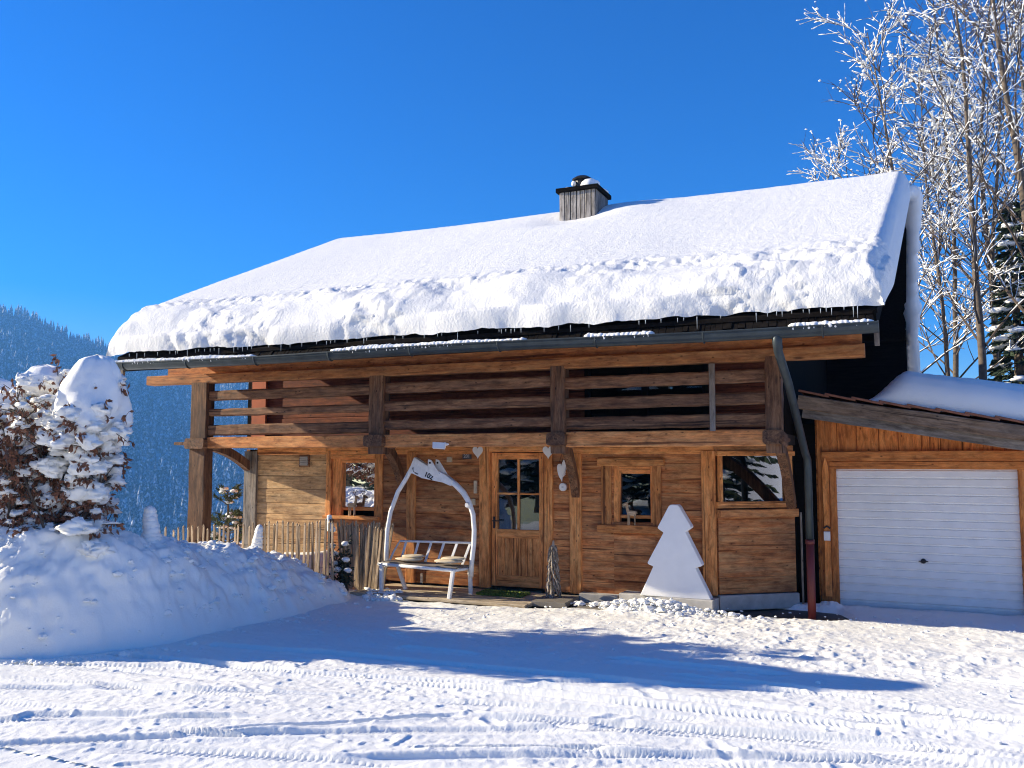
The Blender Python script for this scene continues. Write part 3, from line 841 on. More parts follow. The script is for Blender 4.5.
for i, (a_, c_) in enumerate(posts):
    cx = (a_ + c_) / 2; mb = MB()
    ye = YW - 0.0; zl = 1.60
    out = []; N_ = 12
    y_e = ye if i < 3 else ye + 0.42
    cen = [(YB + 0.10 + (y_e - YB - 0.12) * k / N_, 2.30 - (0.36, .70, .74, .86)[i] * (k / N_) ** 1.9) for k in range(N_ + 1)]
    nrm = []
    for k in range(N_ + 1):
        a, b = cen[max(0, k - 1)], cen[min(N_, k + 1)]; L_ = math.hypot(b[0] - a[0], b[1] - a[1]); nrm.append((-(b[1] - a[1]) / L_, (b[0] - a[0]) / L_))
    out = [(c[0] + n_[0] * .07, c[1] + n_[1] * .07) for c, n_ in zip(cen, nrm)] + [(c[0] - n_[0] * .075, c[1] - n_[1] * .075) for c, n_ in zip(cen, nrm)][::-1]
    out = out[::-1]
    shx = (0, -.24, -.17, 0)[i]; mb.prism(out, (cx - 0.06 - shx * (YB + .1), 0, 0), (shx, 1, 0), (0, 0, 1), (1, 0, 0), 0.12, tint=.9)
    mb.build('brace', M['old'], ch)

# roof
RY0, RYR = 10.22, 16.5
SL = 0.47


def roof_z(y): return 3.74 + SL * (RYR - RY0) - SL * np.sqrt((np.asarray(y) - RYR) ** 2 + 0.02)


def xr_at(y): return -0.16 + 0.46 * np.clip((np.asarray(y) - RY0) / (RYR - RY0), 0, 1)


mb = MB()
YBK = 2 * RYR - RY0
zt0, ztr = 3.73, 3.73 + SL * (RYR - RY0)
def slab(mb, xa0, xb0, y0, z0, xa1, xb1, y1, z1, th):
    vs = [(xa0, y0, z0), (xb0, y0, z0), (xb1, y1, z1), (xa1, y1, z1), (xa0, y0, z0 - th), (xb0, y0, z0 - th), (xb1, y1, z1 - th), (xa1, y1, z1 - th)]
    mb.add(vs, [(0, 1, 2, 3), (7, 6, 5, 4), (0, 4, 5, 1), (1, 5, 6, 2), (2, 6, 7, 3), (3, 7, 4, 0)], [(v[0], v[1], v[2]) for v in vs])
slab(mb, -11.52, -0.16, RY0, zt0, -11.52, 0.30, RYR, ztr, 0.05)
slab(mb, -11.52, 0.28, RYR, ztr - .001, -11.52, 0.20, YBK, zt0, 0.05)
roof = mb.build('roof', M['fringe'], ch)
mb = MB()                                    # soffit boards under the roof, running along the eaves
y = RY0 + 0.04
while y < RYR - 0.05:
    z = zt0 + SL * (y - RY0) - 0.068
    mb.beam((-11.5, y + .09, z + SL * .09), (-0.2 + .4 * (y - RY0) / 6.3, y + .09, z + SL * .09), 0.178, 0.022, up=(0, -SL, 1), ch=0.002, seg=1); y += 0.18
mb.build('soffit', M['beam'], roof)
# ragged dark shingle edge above the gutter
mb = MB(); x = -11.5
while x < -0.2:
    wd_ = random.uniform(0.05, 0.11); d_ = random.uniform(0.0, 0.05)
    mb.beam((x + wd_ / 2, RY0 - 0.03 - random.uniform(0, .02), zt0 - 0.16 + random.uniform(-.01, .01)), (x + wd_ / 2, RY0 + 0.15, zt0 + 0.035 + random.uniform(-.01, .02)), wd_ * .97, 0.055, ch=0.004); x += wd_
mb.build('shingle_edge', M['fringe'], roof)
mb = MB(); mb.beam((-11.45, RY0 + .09, 3.60), (-0.2, RY0 + .09, 3.60), 0.04, 0.20); mb.build('fascia', M['fringe'], roof)
k = 0; x = -11.3
while x < -0.25:
    mb = MB()
    mb.beam((x, RY0 + 0.06, zt0 - 0.165 + .03), (x, RYR, ztr - 0.165), 0.11, 0.16, tint=random.uniform(.7, .95), ch=0.01)
    mb.build('rafter', M['beam'], roof); x += 0.655
mb = MB(); mb.beam((-11.83, YB + .02, 3.425), (-0.33, YB + .02, 3.385), 0.20, 0.155, ch=0.012, seg=24, jit=.004, tint=0.6); mb.build('wall_plate', M['beam'], roof)
mb = MB(); mb.beam((-11.5, YB + .09, 3.72), (-0.36, YB + .09, 3.70), 0.03, 0.62, seg=10, tint=.85); mb.build('frieze_board', M['beam'], roof)
for (x0_, x1_) in ((-11.6, -10.3), (-1.9, -0.0)):
    for yy in (14.0, 16.5):
        mb = MB(); zz = zt0 + SL * (yy - RY0) - 0.36; mb.beam((x0_, yy, zz), (x1_, yy, zz), 0.2, 0.24, tint=.6); mb.build('purlin', M['old'], roof)
mb = MB(); mb.beam((-0.19, RY0 + .02, zt0 - .12), (0.26, RYR, ztr - .12), 0.035, 0.22, tint=.5); mb.build('bargeboard', M['dark_shade_wood'], roof)
mb = MB(); mb.prism([(0, 0), (0.05, 0), (0.05, 0.28), (-0.01, 0.28)], (-0.20, RY0 + .05, 3.33), (1, 0, 0), (0, 0, 1), (0, 1, 0), 0.05); mb.build('bargeboard_end', M['oldgray'], roof)
mb = MB(); mb.prism([(0, 0), (0.05, 0), (0.05, 0.28), (-0.01, 0.28)], (-11.50, RY0 + .05, 3.36), (1, 0, 0), (0, 0, 1), (0, 1, 0), 0.05); mb.build('bargeboard_end', M['oldgray'], roof)

# gutter: half round channel in four lengths, slightly sagging
GYc = 10.11; gx = np.linspace(-11.50, -0.15, 60)
def gz(x): return 3.535 + 0.012 * math.sin(x * 0.9) - 0.006 * (x + 11.5) * 0.6
mb = MB(); n = 10
prof = [(math.cos(a) * r, math.sin(a) * r) for r, a in [(0.085, math.pi + math.pi * i / n) for i in range(n + 1)]] + [(math.cos(a) * 0.077, math.sin(a) * 0.077) for a in [2 * math.pi - math.pi * i / n for i in range(n + 1)]]
vs = []; fs = []; mct = len(prof)
for i, x in enumerate(gx):
    for (a, b) in prof: vs.append((x, GYc + a, gz(x) + 0.06 + b * 1.25))
for i in range(len(gx) - 1):
    for j in range(mct):
        a = i * mct + j; b = i * mct + (j + 1) % mct; fs.append((a, a + mct, b + mct, b))
for e in (0, len(gx) - 1): fs.append(tuple(e * mct + j for j in range(n + 1)))
mb.add(vs, fs)
mb.tube([(x, GYc - 0.085, gz(x) + .062) for x in gx], 0.011, 6)
gut = mb.build('gutter', M['zinc'], roof)
for x in np.arange(-11.2, -0.2, 1.31):
    mb = MB(); pts = [(x, GYc + math.cos(a) * .09, gz(x) + .06 + math.sin(a) * .115) for a in np.linspace(math.pi, 1.85 * math.pi, 9)]
    mb.tube(pts, 0.009, 5); mb.build('gutter_bracket', M['zinc'], gut)
mb = MB()
for x in np.arange(-11.42, -0.2, 0.055):
    k = 0.5 + 0.5 * math.sin(x * 3.1) * math.sin(x * 1.3 + 1)
    if vn(np.array([x * 1.3]), np.array([3.0]), None, 5)[0] < -0.5 or abs(x + 1.2) < .12:
        if mb.V: mb.build('gutter_snow', M['snow'], gut, True); mb = MB()
        continue
    mb.blob((x, GYc + 0.0, gz(x) + 0.065), (0.065, 0.088, 0.040 + 0.030 * k), int(x * 100) & 255, 0.35, 8, 6)
if mb.V: mb.build('gutter_snow', M['snow'], gut, True)
mb = MB()
for x in np.arange(-11.4, -0.3, 0.065):
    if random.random() < 0.62: continue
    l = random.uniform(0.03, 0.06) + 0.11 * random.random() ** 4; xx = x + random.uniform(-.03, .03)
    mb.tube([(xx, RY0 - 0.055, zt0 + 0.03), (xx, RY0 - 0.055, zt0 + .03 - l)], [0.005, 0.001], 5)
ic = mb.build('icicles', M['ice'], roof); ic['kind'] = 'stuff'
# downpipe
dp = MB()
dp.tube([(-1.21, GYc, 3.56), (-1.21, GYc, 3.40), (-1.205, GYc + .03, 3.30), (-1.17, 10.75, 2.98), (-1.125, 12.02, 2.18), (-1.11, 12.17, 2.08), (-1.11, 12.2, 1.95), (-1.11, 12.2, 0.98)], [0.062, 0.055, 0.05, 0.05, 0.05, 0.05, 0.05, 0.05], 14)
dpo = dp.build('downpipe', M['zinc'], ch, True)
mb = MB(); mb.tube([(-1.11, 12.2, 1.00), (-1.11, 12.2, -0.05)], 0.052, 14); mb.tube([(-1.11, 12.2, 1.03), (-1.11, 12.2, 0.97)], 0.057, 14)
mb.build('standpipe', M['redpipe'], dpo, True)
mb = MB(); mb.tube([(-1.27, 12.75, 1.35), (-1.27, 12.75, 0.1)], 0.014, 6); mb.build('conduit', M['oldgray'], ch)
mb = MB(); mb.box((-1.25, 13.55, 1.3), (0.36, 0.05, 2.6)); mb.build('recess_shade_panel', M['dark_shade_wood'], ch)  # dark panel standing in for the shade of the recess

# chimney
chim = MB()
cx0, cx1, cy0, cy1, cz0, cz1 = -5.86, -5.15, 15.55, 16.3, 6.2, 7.24
x = cx0
while x < cx1 - 0.02:
    wd_ = min(random.uniform(0.06, 0.12), cx1 - x)
    chim.beam((x + wd_ / 2, cy0 + random.uniform(-.008, .008), cz0), (x + wd_ / 2, cy0 + random.uniform(-.008, .008), cz1), wd_ * .93, 0.04, up=(0, 1, 0), tint=random.choice((.45, .8, 1, 1.15, 1.25, .9)), ch=.004); x += wd_ + .012
y = cy0
while y < cy1 - 0.02:
    wd_ = min(random.uniform(0.07, 0.12), cy1 - y)
    for xx in (cx0, cx1): chim.beam((xx, y + wd_ / 2, cz0), (xx, y + wd_ / 2, cz1), 0.04, wd_ * .93, up=(0, 1, 0), tint=random.uniform(.4, 1), ch=.004)
    y += wd_
chim.box(((cx0 + cx1) / 2, (cy0 + cy1) / 2, 6.6), (cx1 - cx0 - .05, cy1 - cy0 - .05, 0.98), tint=.2)
chim_o = chim.build('chimney', M['chimwood'], ch)
mb = MB(); mb.box(((cx0 + cx1) / 2, (cy0 + cy1) / 2, cz1 + .045), (cx1 - cx0 + .14, cy1 - cy0 + .14, 0.085), ch=.012); mb.build('chimney_cap', M['dark_shade_wood'], chim_o)
mb = MB(); cxx, cyy = -5.53, 15.85
mb.lathe([(0.13, 0), (0.13, 0.20)], (cxx, cyy, cz1 + .09), 14)
mb.lathe([(0.19, 0.20), (0.205, 0.22), (0.13, 0.27), (0.02, 0.285)], (cxx + .02, cyy, cz1 + .10), 16)
for a in (0.3, 2.4, 4.5): mb.tube([(cxx + .1 * math.cos(a), cyy + .1 * math.sin(a), cz1 + .2), (cxx + .13 * math.cos(a), cyy + .13 * math.sin(a), cz1 + .29)], 0.012, 5)
mb.build('cowl', M['dark'], chim_o)
mb = MB()
mb.blob((-5.33, 15.80, cz1 + .13), (0.19, 0.2, 0.17), 3, 0.2, 16, 10); mb.blob((-5.75, 15.68, cz1 + .085), (0.10, 0.12, 0.06), 5, 0.2, 12, 8)
mb.blob((-5.26, 16.1, cz1 + .10), (0.2, 0.2, 0.08), 6, 0.2, 12, 8); mb.blob((-5.65, 15.74, cz1 + .22), (0.05, 0.05, 0.06), 8, 0.2, 8, 6)
mb.build('chimney_snow', M['snow'], chim_o, True)

# snow lying on the roof: a rounded quilt with a slumped, cloddy front
def quilt(name, parent, xl, xr, y0, y1, T, zf, ru, rv, nx, ysamp, lump=1.0, mat='snow_roof', bottom=0.02):
    th = np.linspace(0, math.pi / 2, 18)
    off = (1 - np.cos(th)); hf = np.sin(th) ** 0.85; bul = -0.06 * np.sin(2 * th)
    def axis(total_samples, r, L):
        o = off * r + bul
        mid = total_samples[(total_samples > r * 1.04) & (total_samples < L - r * 1.04)]
        s = np.concatenate([o, mid, (L - o)[::-1]]); h = np.concatenate([hf, np.ones(len(mid)), hf[::-1]]); return s, h
    sv, hv = axis(ysamp, rv, y1 - y0)
    su, hu = axis(np.linspace(0, 1, nx) * 100, ru / (xr(y0) - xl(y0)) * 100, 100.0)
    # the side bulge is kept in metres
    SU, SV = np.meshgrid(su / 100.0, sv)
    HU, HV = np.meshgrid(hu, hv)
    Yp = y0 + SV; A = xl(Yp); B = xr(Yp)
    Xp = A + (B - A) * SU
    hgt = T(Xp, Yp) * HU * HV
    P = np.stack([Xp, Yp, zf(np.clip(Yp, y0, y1)) + bottom + hgt], -1)
    N = normals(P); N[N[..., 2] < -0.3] *= -1
    d = P[..., 1] - y0
    x, y, z = P[..., 0], P[..., 1], P[..., 2]
    brk = 0.78 + 0.18 * fbm(x * 1.1, x * 0 + 3, None, 3, 201)
    m = 1 - sstep(brk - 0.16, brk + 0.02, d)
    m = m * lump
    e = x + 0.8 * d * 2 + 0.9 * (z - zf(y))
    clod = fbm(e * 2.2, (z + d) * 3.4, y * 3, 4, 211, 0.55)
    bil = fbm(e * 3.2, (z + d) * 2.6, y * 3, 4, 221, 0.5, True)
    big = fbm(x * 1.1, d * 2.2, None, 2, 231)
    gate = sstep(-0.2, 0.35, fbm(x * 0.9 + 5, d * 1.4, None, 2, 271))
    disp = m * ((0.018 + 0.045 * gate) * clod + (0.008 + 0.045 * gate) * bil + 0.06 * big - 0.03 + (0.008 + 0.016 * gate) * fbm(e * 9, (z + d) * 9, y * 9, 3, 226, .6))
    edge_ = np.exp(-((d - brk + .05) / 0.16) ** 2)
    disp = disp + lump * edge_ * (0.035 * np.maximum(fbm(x * 6, d * 6, z * 6, 4, 291, .6, True), -.2) + 0.012 * fbm(x * 17, d * 17, None, 2, 293))
    disp = disp + (1 - m) * (0.0065 * fbm(x * 13, y * 13, None, 3, 241, .7)) + 0.012 * fbm(x * 0.8, y * 0.5, None, 3, 251)
    disp = disp + 0.010 * lump * (1 - m) * (1 - sstep(brk, brk + 0.5, d)) * fbm(x * 12, y * 7, None, 3, 261)
    disp = disp * np.clip(HU * 1.6, 0, 1)
    P = P + N * disp[..., None]
    front = (d < 0.25) * (HV < 0.5)
    P[..., 2] -= front * (1 - HV * 2) * (-0.02 + 0.040 * fbm(x * 3.3, x * 0, None, 4, 281))
    return grid_obj(name, P, M[mat], parent)


ysamp = np.concatenate([np.arange(0, 1.5, 0.028), np.arange(1.5, 6.6, 0.06), np.arange(6.6, 12.6, 0.2)])
def T_main(X, Y):
    t = 0.56 - 0.06 * sstep(11, 16.5, Y) + 0.02 * np.sin(X * 0.9)
    # a hollow in front of the chimney and wind scoop round it
    t = t - 0.12 * np.exp(-(((X + 5.5) / 0.75) ** 2 + ((Y - 15.35) / 0.5) ** 2)) + 0.05 * np.exp(-(((X + 4.6) / 0.7) ** 2 + ((Y - 15.6) / 0.8) ** 2))
    return t
quilt('roof_snow', ch, lambda y: -11.74 + 0.0 * y, lambda y: -0.03 - 0.06 * (1 - sstep(10.2, 11.1, y)) + 0.38 * np.clip((y - RY0) / (RYR - RY0), 0, 1.0) + 0.02 * sstep(16.7, 17.8, y), 10.20, YBK + 0.02, T_main, roof_z, 0.20, 0.52, 420, ysamp)

mb = MB()
n_ = 46
for side_ in range(1):
    pts = []; rad = []
    for k in range(n_):
        t = k / (n_ - 1); yy = RYR - .25 + (YBK - RYR + .1) * t
        pts.append((0.345 + .02 * math.sin(t * 9) + .015 * random.uniform(-1, 1), yy, float(roof_z(yy)) + .10 + .03 * random.uniform(-1, 1))); rad.append(0.155 + .03 * random.uniform(-1, 1) + .03 * math.sin(t * 14))
    mb.tube(pts, rad, 12)
mb.build('snow_lip', M['snow'], ch, True)

# ------------------------------------------------------------------ garage
ga = thing('garage', 'low garage of orange pine beside the chalet under a snowy tiled roof', 'garage', (0.4, 13.4, 0))
YG = 13.4
def groof(x): return 2.97 - 0.172 * (x + 1.22)
mb = MB(); x = -1.10
while x < 2.3:
    wd_ = random.uniform(0.22, 0.30); mb.beam((x + wd_ / 2, YG + .04, 2.14), (x + wd_ / 2, YG + .04, groof(x + wd_ / 2) - 0.05), wd_ - .004, 0.04, up=(0, 1, 0), tint=random.uniform(.8, 1.15)); x += wd_
mb.beam((-0.99, YG + .03, 0), (-0.99, YG + .03, 2.9), 0.2, 0.08, up=(0, 1, 0), tint=.75)
mb.build('wall', M['garage'], ga)
mb = MB(); mb.box((-1.08, 16.2, 1.2), (0.06, 5.5, 3.0)); mb.build('side_wall', M['garage'], ga); mb = MB(); mb.box((2.35, 16.2, 1.0), (0.06, 5.5, 2.4)); mb.build('side_wall', M['garage'], ga)
mb = MB()
level(mb, -1.02, 2.3, 2.06, 2.20, YG, 0.06, th=.14, tint=0.9, seg=8); level(mb, -0.92, 1.56, 1.945, 2.055, YG, 0.03, th=.12, tint=.95, seg=8)
upright(mb, -1.02, -0.93, -.05, 2.06, YG, 0.05, th=.12, tint=.8); upright(mb, -0.928, -0.835, -.05, 1.945, YG, 0.03, th=.12, tint=.85)
upright(mb, 1.445, 1.57, -.05, 1.945, YG, 0.03, th=.12, tint=.9); upright(mb, 1.58, 2.3, -.05, 2.06, YG, 0.0, th=.08, tint=.8)
mb.build('door_frame', M['garage'], ga)
mb = MB(); nr = 17; hgt = 1.945 + 0.02; zz = -0.02
prof = []
for k in range(nr):
    z0 = zz + hgt * k / nr; z1 = zz + hgt * (k + 1) / nr
    prof += [(0.0, z0 + .010), (0.004, z1 - .026), (0.024, z1 - .014), (0.022, z1)]
vs = [(-0.835, YG + 0.05 + a, z) for a, z in prof] + [(1.445, YG + 0.05 + a, z) for a, z in prof]
m_ = len(prof); mb.add(vs, [(i, i + m_, i + 1 + m_, i + 1) for i in range(m_ - 1)])
gd = mb.build('garage_door', M['white'], ga)
mb = MB(); mb.lathe([(0.035, 0), (0.035, 0.012), (0.015, 0.016), (0.015, 0.05)], (0.26, YG + 0.05, 0.68), 12, 'y'); mb.tube([(0.20, YG, .68), (0.32, YG, .68)], .008, 6); mb.build('handle', M['dark'], gd)
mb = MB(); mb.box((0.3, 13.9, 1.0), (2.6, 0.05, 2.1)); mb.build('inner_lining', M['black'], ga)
mb = MB(); mb.prism([(-1.05, 1.9), (2.3, 1.9), (2.3, 2.28), (-1.05, 2.86)], (0, YG + .09, 0), (1, 0, 0), (0, 0, 1), (0, 1, 0), .03); mb.build('added_backing', M['black'], ga)  # black backing added so no daylight shows between the boards
# roof: boards, tiles stepping down the verge, two-board fascia
mb = MB()
def gslab(x0, x1, y0, y1, zo, th):
    vs = [(x, y, groof(x) + zo - t) for t in (0, th) for y in (y0, y1) for x in (x0, x1)]
    mb.add(vs, [(0, 1, 3, 2), (4, 6, 7, 5), (0, 4, 5, 1), (2, 3, 7, 6), (0, 2, 6, 4), (1, 5, 7, 3)])
gslab(-1.22, 3.1, 12.68, 19.2, -0.02, 0.05)
groof_o = mb.build('roof', M['garage'], ga)
mb = MB(); x = -1.24; i = 0
while x < 3.0:
    L = 0.34
    for yy in np.arange(12.70, 13.6, 0.22):
        mb.beam((x, yy + .0, groof(x) + .050 + .012), (x + L + .05, yy, groof(x + L + .05) + .020 + .012), 0.20, 0.030, tint=random.uniform(.7, 1.1), ch=.006, bow=.006)
    x += L
mb.build('roof_tiles', M['tile'], groof_o)
mb = MB(); mb.beam((-1.26, 12.62, groof(-1.26) - .10), (3.1, 12.62, groof(3.1) - .10), 0.05, 0.19, seg=14, jit=.004, tint=1.0, ch=.01); mb.build('fascia', M['fasciawood'], groof_o)
mb = MB(); mb.beam((-1.20, 12.655, groof(-1.20) - .245), (3.1, 12.655, groof(3.1) - .26), 0.05, 0.13, seg=14, jit=.003, tint=.8, ch=.01); mb.build('fascia', M['oldgray'], groof_o)
def T_g(X, Y): return 0.46 * sstep(-1.2, 0.1, X) * (0.62 + 0.38 * sstep(12.7, 14.2, Y)) + 0.012 * np.sin(X * 3) + .02 * np.sin(Y * 1.7)
def quilt_g():
    th = np.linspace(0, math.pi / 2, 14); xs_ = np.concatenate([np.linspace(-0.42, 0.5, 50), np.linspace(0.53, 3.1, 70)])
    rv = 0.5; off = (1 - np.cos(th)) * rv; hf = np.sin(th) ** 0.8
    ys_ = np.concatenate([12.70 + off, np.arange(12.70 + rv + .05, 18.6, 0.08)]); hv = np.concatenate([hf, np.ones(len(ys_) - 14)])
    X_, Y_ = np.meshgrid(xs_, ys_); HV = np.repeat(hv[:, None], len(xs_), 1)
    hx = sstep(-0.1, 1.0, (X_ + 0.42) / 0.62) * sstep(0, 0.1, (X_ + 0.42) / 0.62)
    h = 0.62 * HV * hx * (0.8 + .2 * sstep(12.7, 14.5, Y_))
    h = h + HV * (0.02 * fbm(X_ * 2, Y_ * 2, None, 3, 601) + 0.006 * fbm(X_ * 12, Y_ * 12, None, 2, 602)) * hx
    # shallow wind ripples on the front
    h = h + 0.008 * HV * hx * np.sin(h * 60 + X_ * 2)
    return grid_obj('roof_snow', np.stack([X_, Y_, groof(X_) + 0.05 + h - .012], -1), M['snow'], ga)
quilt_g()

# old ski fixed upright on the garage post
sk = thing('wooden_ski', 'old wooden ski with a pointed tip fixed upright on the garage post', 'ski', (-0.98, YG - .08, 0.1))
p0, p1 = at(826.7, 596, YG - .07), at(822.5, 454, YG - .07)
mb = MB(); wv = 0.045
out = [(-wv, 0), (wv, 0), (wv * .8, 0.9), (wv, 1.75), (wv * .75, 1.85), (0.004, 1.96), (-0.004, 1.96), (-wv * .75, 1.85), (-wv, 1.75), (-wv * .8, 0.9)]
mb.prism(out, (-0.975, YG - .055, 0.14), (1, 0, 0), (0, 0, 1), (0, -1, 0), 0.02, tint=1.2); mb.build('ski_blade', M['garage'], sk)
mb = MB(); mb.box((-0.975, YG - .095, 0.99), (0.085, 0.04, 0.13), ch=.012); mb.build('toe_plate', M['white'], sk)
mb = MB(); mb.tube([(-1.02, YG - .09, 1.10), (-0.975, YG - .10, 1.13), (-0.93, YG - .09, 1.10)], 0.014, 6); mb.build('binding_strap', M['dark'], sk)

# ------------------------------------------------------------------ things at the front of the house
# deck and slabs
mb = MB(); y = 11.28
while y < 12.38:
    mb.beam((-7.7 + random.uniform(-.02, .02), y + .07, 0.045), (-4.80 + random.uniform(-.02, .02), y + .07, 0.045), 0.136, 0.05, tint=random.uniform(.75, 1.1), seg=6, jit=.002); y += 0.14
structure(mb.build('deck', M['deck']))
mb = MB(); mb.box((-4.58, 11.90, 0.055), (0.50, 0.74, 0.07), 0.05); 
st = mb.build('doorstep_slab', M['flag'], bevel=.004); tag(st, 'grey flagstone slab under the driftwood tree beside the door', 'slab')
mb = MB(); mb.box((-3.70, 11.80, 0.015), (0.95, 0.42, 0.05), 0.08)
st = mb.build('paving_slab', M['flag'], bevel=.004); tag(st, 'flat dark grey paving slab between the deck and the white tree', 'slab')
# doormat
mat_ = MB(); rngm = random.Random(2)
for i in range(26):
    for j in range(11):
        mat_.blob((-5.82 + i * 0.028 + rngm.uniform(-.008, .008), 11.83 + j * 0.035 + rngm.uniform(-.01, .01), 0.085), (0.024, 0.024, 0.022 + rngm.uniform(0, .012)), rngm.randint(0, 99), .4, 5, 4)
tag(mat_.build('doormat', M['moss'], None, True), 'moss green doormat lying on the deck before the front door', 'doormat')

# white tree cut-out
def px_outline(pts, Y): return [at(a, b, Y) for a, b in pts]
wt_pts = [(385, 325), (411, 325), (419, 333), (464, 410), (463, 416), (443, 430), (506, 556), (504, 562), (481, 568), (541, 691), (269, 675), (319, 562), (299, 553), (297, 547), (358, 432), (337, 417), (336, 411), (378, 331)]
YT = 12.02
P_ = [at(570 + a / 3.838, 420 + b / 3.838, YT) for a, b in wt_pts]
P_[9].z = 0.19; P_[10].z = 0.19
mb = MB(); mb.prism([(p.x, p.z) for p in P_], (0, YT, 0), (1, 0, 0), (0, 0, 1), (0, 1, 0), 0.17)
o = mb.build('tree_cutout', M['foam'], bevel=.008)
tag(o, 'large flat white fir tree cut-out standing against the wooden wall', 'decoration')

# driftwood tree
DTX = -4.66
dt = thing('driftwood_tree', 'slim decorative tree of grey driftwood pieces beside the front door', 'decoration', (DTX, 11.98, 0.07))
mb = MB(); mb.tube([(DTX, 12.0, 0.07), (DTX, 12.0, 0.86)], [0.02, 0.012], 6); mb.build('stem', M['drift'], dt)
rd = random.Random(6); mb = MB()
for k in range(120):
    t = k / 120; z_ = 0.10 + 0.68 * t; rad = 0.105 * (1 - t * 0.55); a = k * 2.4 + rd.uniform(-.3, .3)
    r0 = rad * rd.uniform(0.4, .8); L_ = rd.uniform(.08, .16) * (1 - .3 * t)
    p = Vector((DTX + r0 * math.cos(a), 12.0 + r0 * math.sin(a), z_ + .06))
    q = Vector((DTX + (rad + .02) * math.cos(a + .3), 12.0 + (rad + .02) * math.sin(a + .3), z_ + .06 - L_))
    mb.tube([p, (p + q) / 2 + Vector((rd.uniform(-.01, .01), 0, .01)), q], [0.008, 0.016, 0.006], 5, tint=rd.uniform(.5, 1.25))
mb.tube([(DTX, 12.0, .78), (DTX + .005, 12.0, .90)], [0.03, 0.012], 6)
mb.build('driftwood_pieces', M['drift'], dt)

# hearts and small fittings on the wall
def heart_outline(wd, ht, n=28):
    o = []
    for i in range(n):
        t = 2 * math.pi * i / n
        o.append((16 * math.sin(t) ** 3 / 33 * wd, (13 * math.cos(t) - 5 * math.cos(2 * t) - 2 * math.cos(3 * t) - math.cos(4 * t)) / 29 * ht))
    return o[::-1]
for (px_, lab) in (((477.5, 451.5), 'flat white wooden heart above the small dark number plate'), ((548, 451.5), 'flat white wooden heart above the hanging ornament beside the front door')):
    c = at(px_[0], px_[1], YW - .07); mb = MB()
    mb.prism(heart_outline(0.185, 0.19), c, (1, 0, 0), (0, 0, 1), (0, 1, 0), 0.018)
    tag(mb.build('heart', M['white'], bevel=.003), lab, 'heart', 'white hearts over the front door')
c = at(561.5, 470, YW - .08); ho = thing('hanging_ornament', 'long white winged heart ornament hung on a cord beside the door', 'decoration', c)
mb = MB(); mb.prism([(a * 1.0, b * 1.0 + .03 * math.sin(a * 40)) for a, b in heart_outline(0.15, 0.30)], c, (1, 0, 0), (0, 0, 1), (0, 1, 0), 0.03); mb.build('ornament_body', M['white'], ho, bevel=.008)
mb = MB()
for k in range(7): mb.tube([(c.x + .02 + .008 * k, c.y - .004, c.z - .10 + k * .03), (c.x + .065, c.y - .004, c.z - .06 + k * .022)], .006, 5)
mb.build('wing', M['white'], ho)
mb = MB(); mb.tube([(c.x - .03, c.y, c.z + .12), (c.x - .01, c.y + .02, c.z + .24), (c.x + .02, c.y, c.z + .12)], .004, 5); mb.build('cord', M['dark'], ho)
c = at(563, 487, YW - .02); rp = thing('thermometer', 'round white dial thermometer on the post below the hanging ornament', 'thermometer', c)
mb = MB(); mb.lathe([(0.062, -.02), (0.062, 0.012), (0.052, 0.02), (0.05, .014)], c, 20, 'y'); mb.build('dial', M['white'], rp)
mb = MB(); mb.box((c.x, c.y - .022, c.z), (0.03, .006, .008), ch=.001); mb.build('needle', M['dark'], rp)
fl = at(439, 445, YB - .14); fo_ = thing('floodlight', 'white rectangular floodlight on the wall above the chairlift seat', 'lamp', fl)
mb = MB(); mb.prism([(-.10, -.045), (.09, -.055), (.10, .035), (-.115, .05)], (fl.x, fl.y, fl.z), (1, 0, .0), (0, .35, .93), (0, 1, -.35), .035); mb.build('lamp_head', M['white'], fo_)
mb = MB(); mb.tube([(fl.x + .1, fl.y + .03, fl.z), (fl.x + .12, fl.y + .06, fl.z + .01), (fl.x + .05, YB - .06, fl.z + .03)], .012, 6); mb.build('bracket', M['white'], fo_)
def fitting(name, px_, py_, wd, ht, dp_, mat, label, cat):
    c = at(px_, py_, YW - .01 - dp_ / 2); mb = MB(); mb.box(c, (wd, dp_, ht), ch=.006)
    k = mb.V.__len__(); mb.box((c.x, c.y - dp_ / 2, c.z), (wd * .6, .006, ht * .6), ch=.001)
    return tag(mb.build(name, mat), label, cat)
fitting('motion_sensor', 449.5, 459.5, 0.075, 0.085, 0.05, M['cream'], 'small cream sensor box under the white floodlight', 'sensor')
fitting('intercom', 475.5, 487, 0.05, 0.20, 0.03, M['cream'], 'narrow cream door intercom on the wall left of the door', 'intercom')
fitting('light_switch', 473.5, 502, 0.06, 0.10, 0.03, M['cream'], 'small cream switch half hidden behind the chairlift arm', 'switch')
c = at(304.5, 461, YW - .01); vt = thing('wall_vent', 'small white slatted vent in a dark frame on the sunlit wall', 'vent', c)
mb = MB(); mb.box((c.x, c.y, c.z), (0.21, .03, .20)); mb.build('frame', M['old'], vt)
mb = MB(); mb.box((c.x, c.y - .018, c.z), (0.165, .01, .155), ch=.001)
for k in range(5): mb.box((c.x, c.y - .026, c.z - .062 + k * .031), (0.165, .012, .014), ch=.002)
mb.build('grille', M['concrete'], vt)
c = at(467, 456.3, YW - .015); sg = thing('number_plate', 'small dark house number plate left of the door', 'sign', c)
mb = MB(); mb.box(c, (0.155, .015, .09), ch=.003); mb.build('plate', M['plate'], sg)


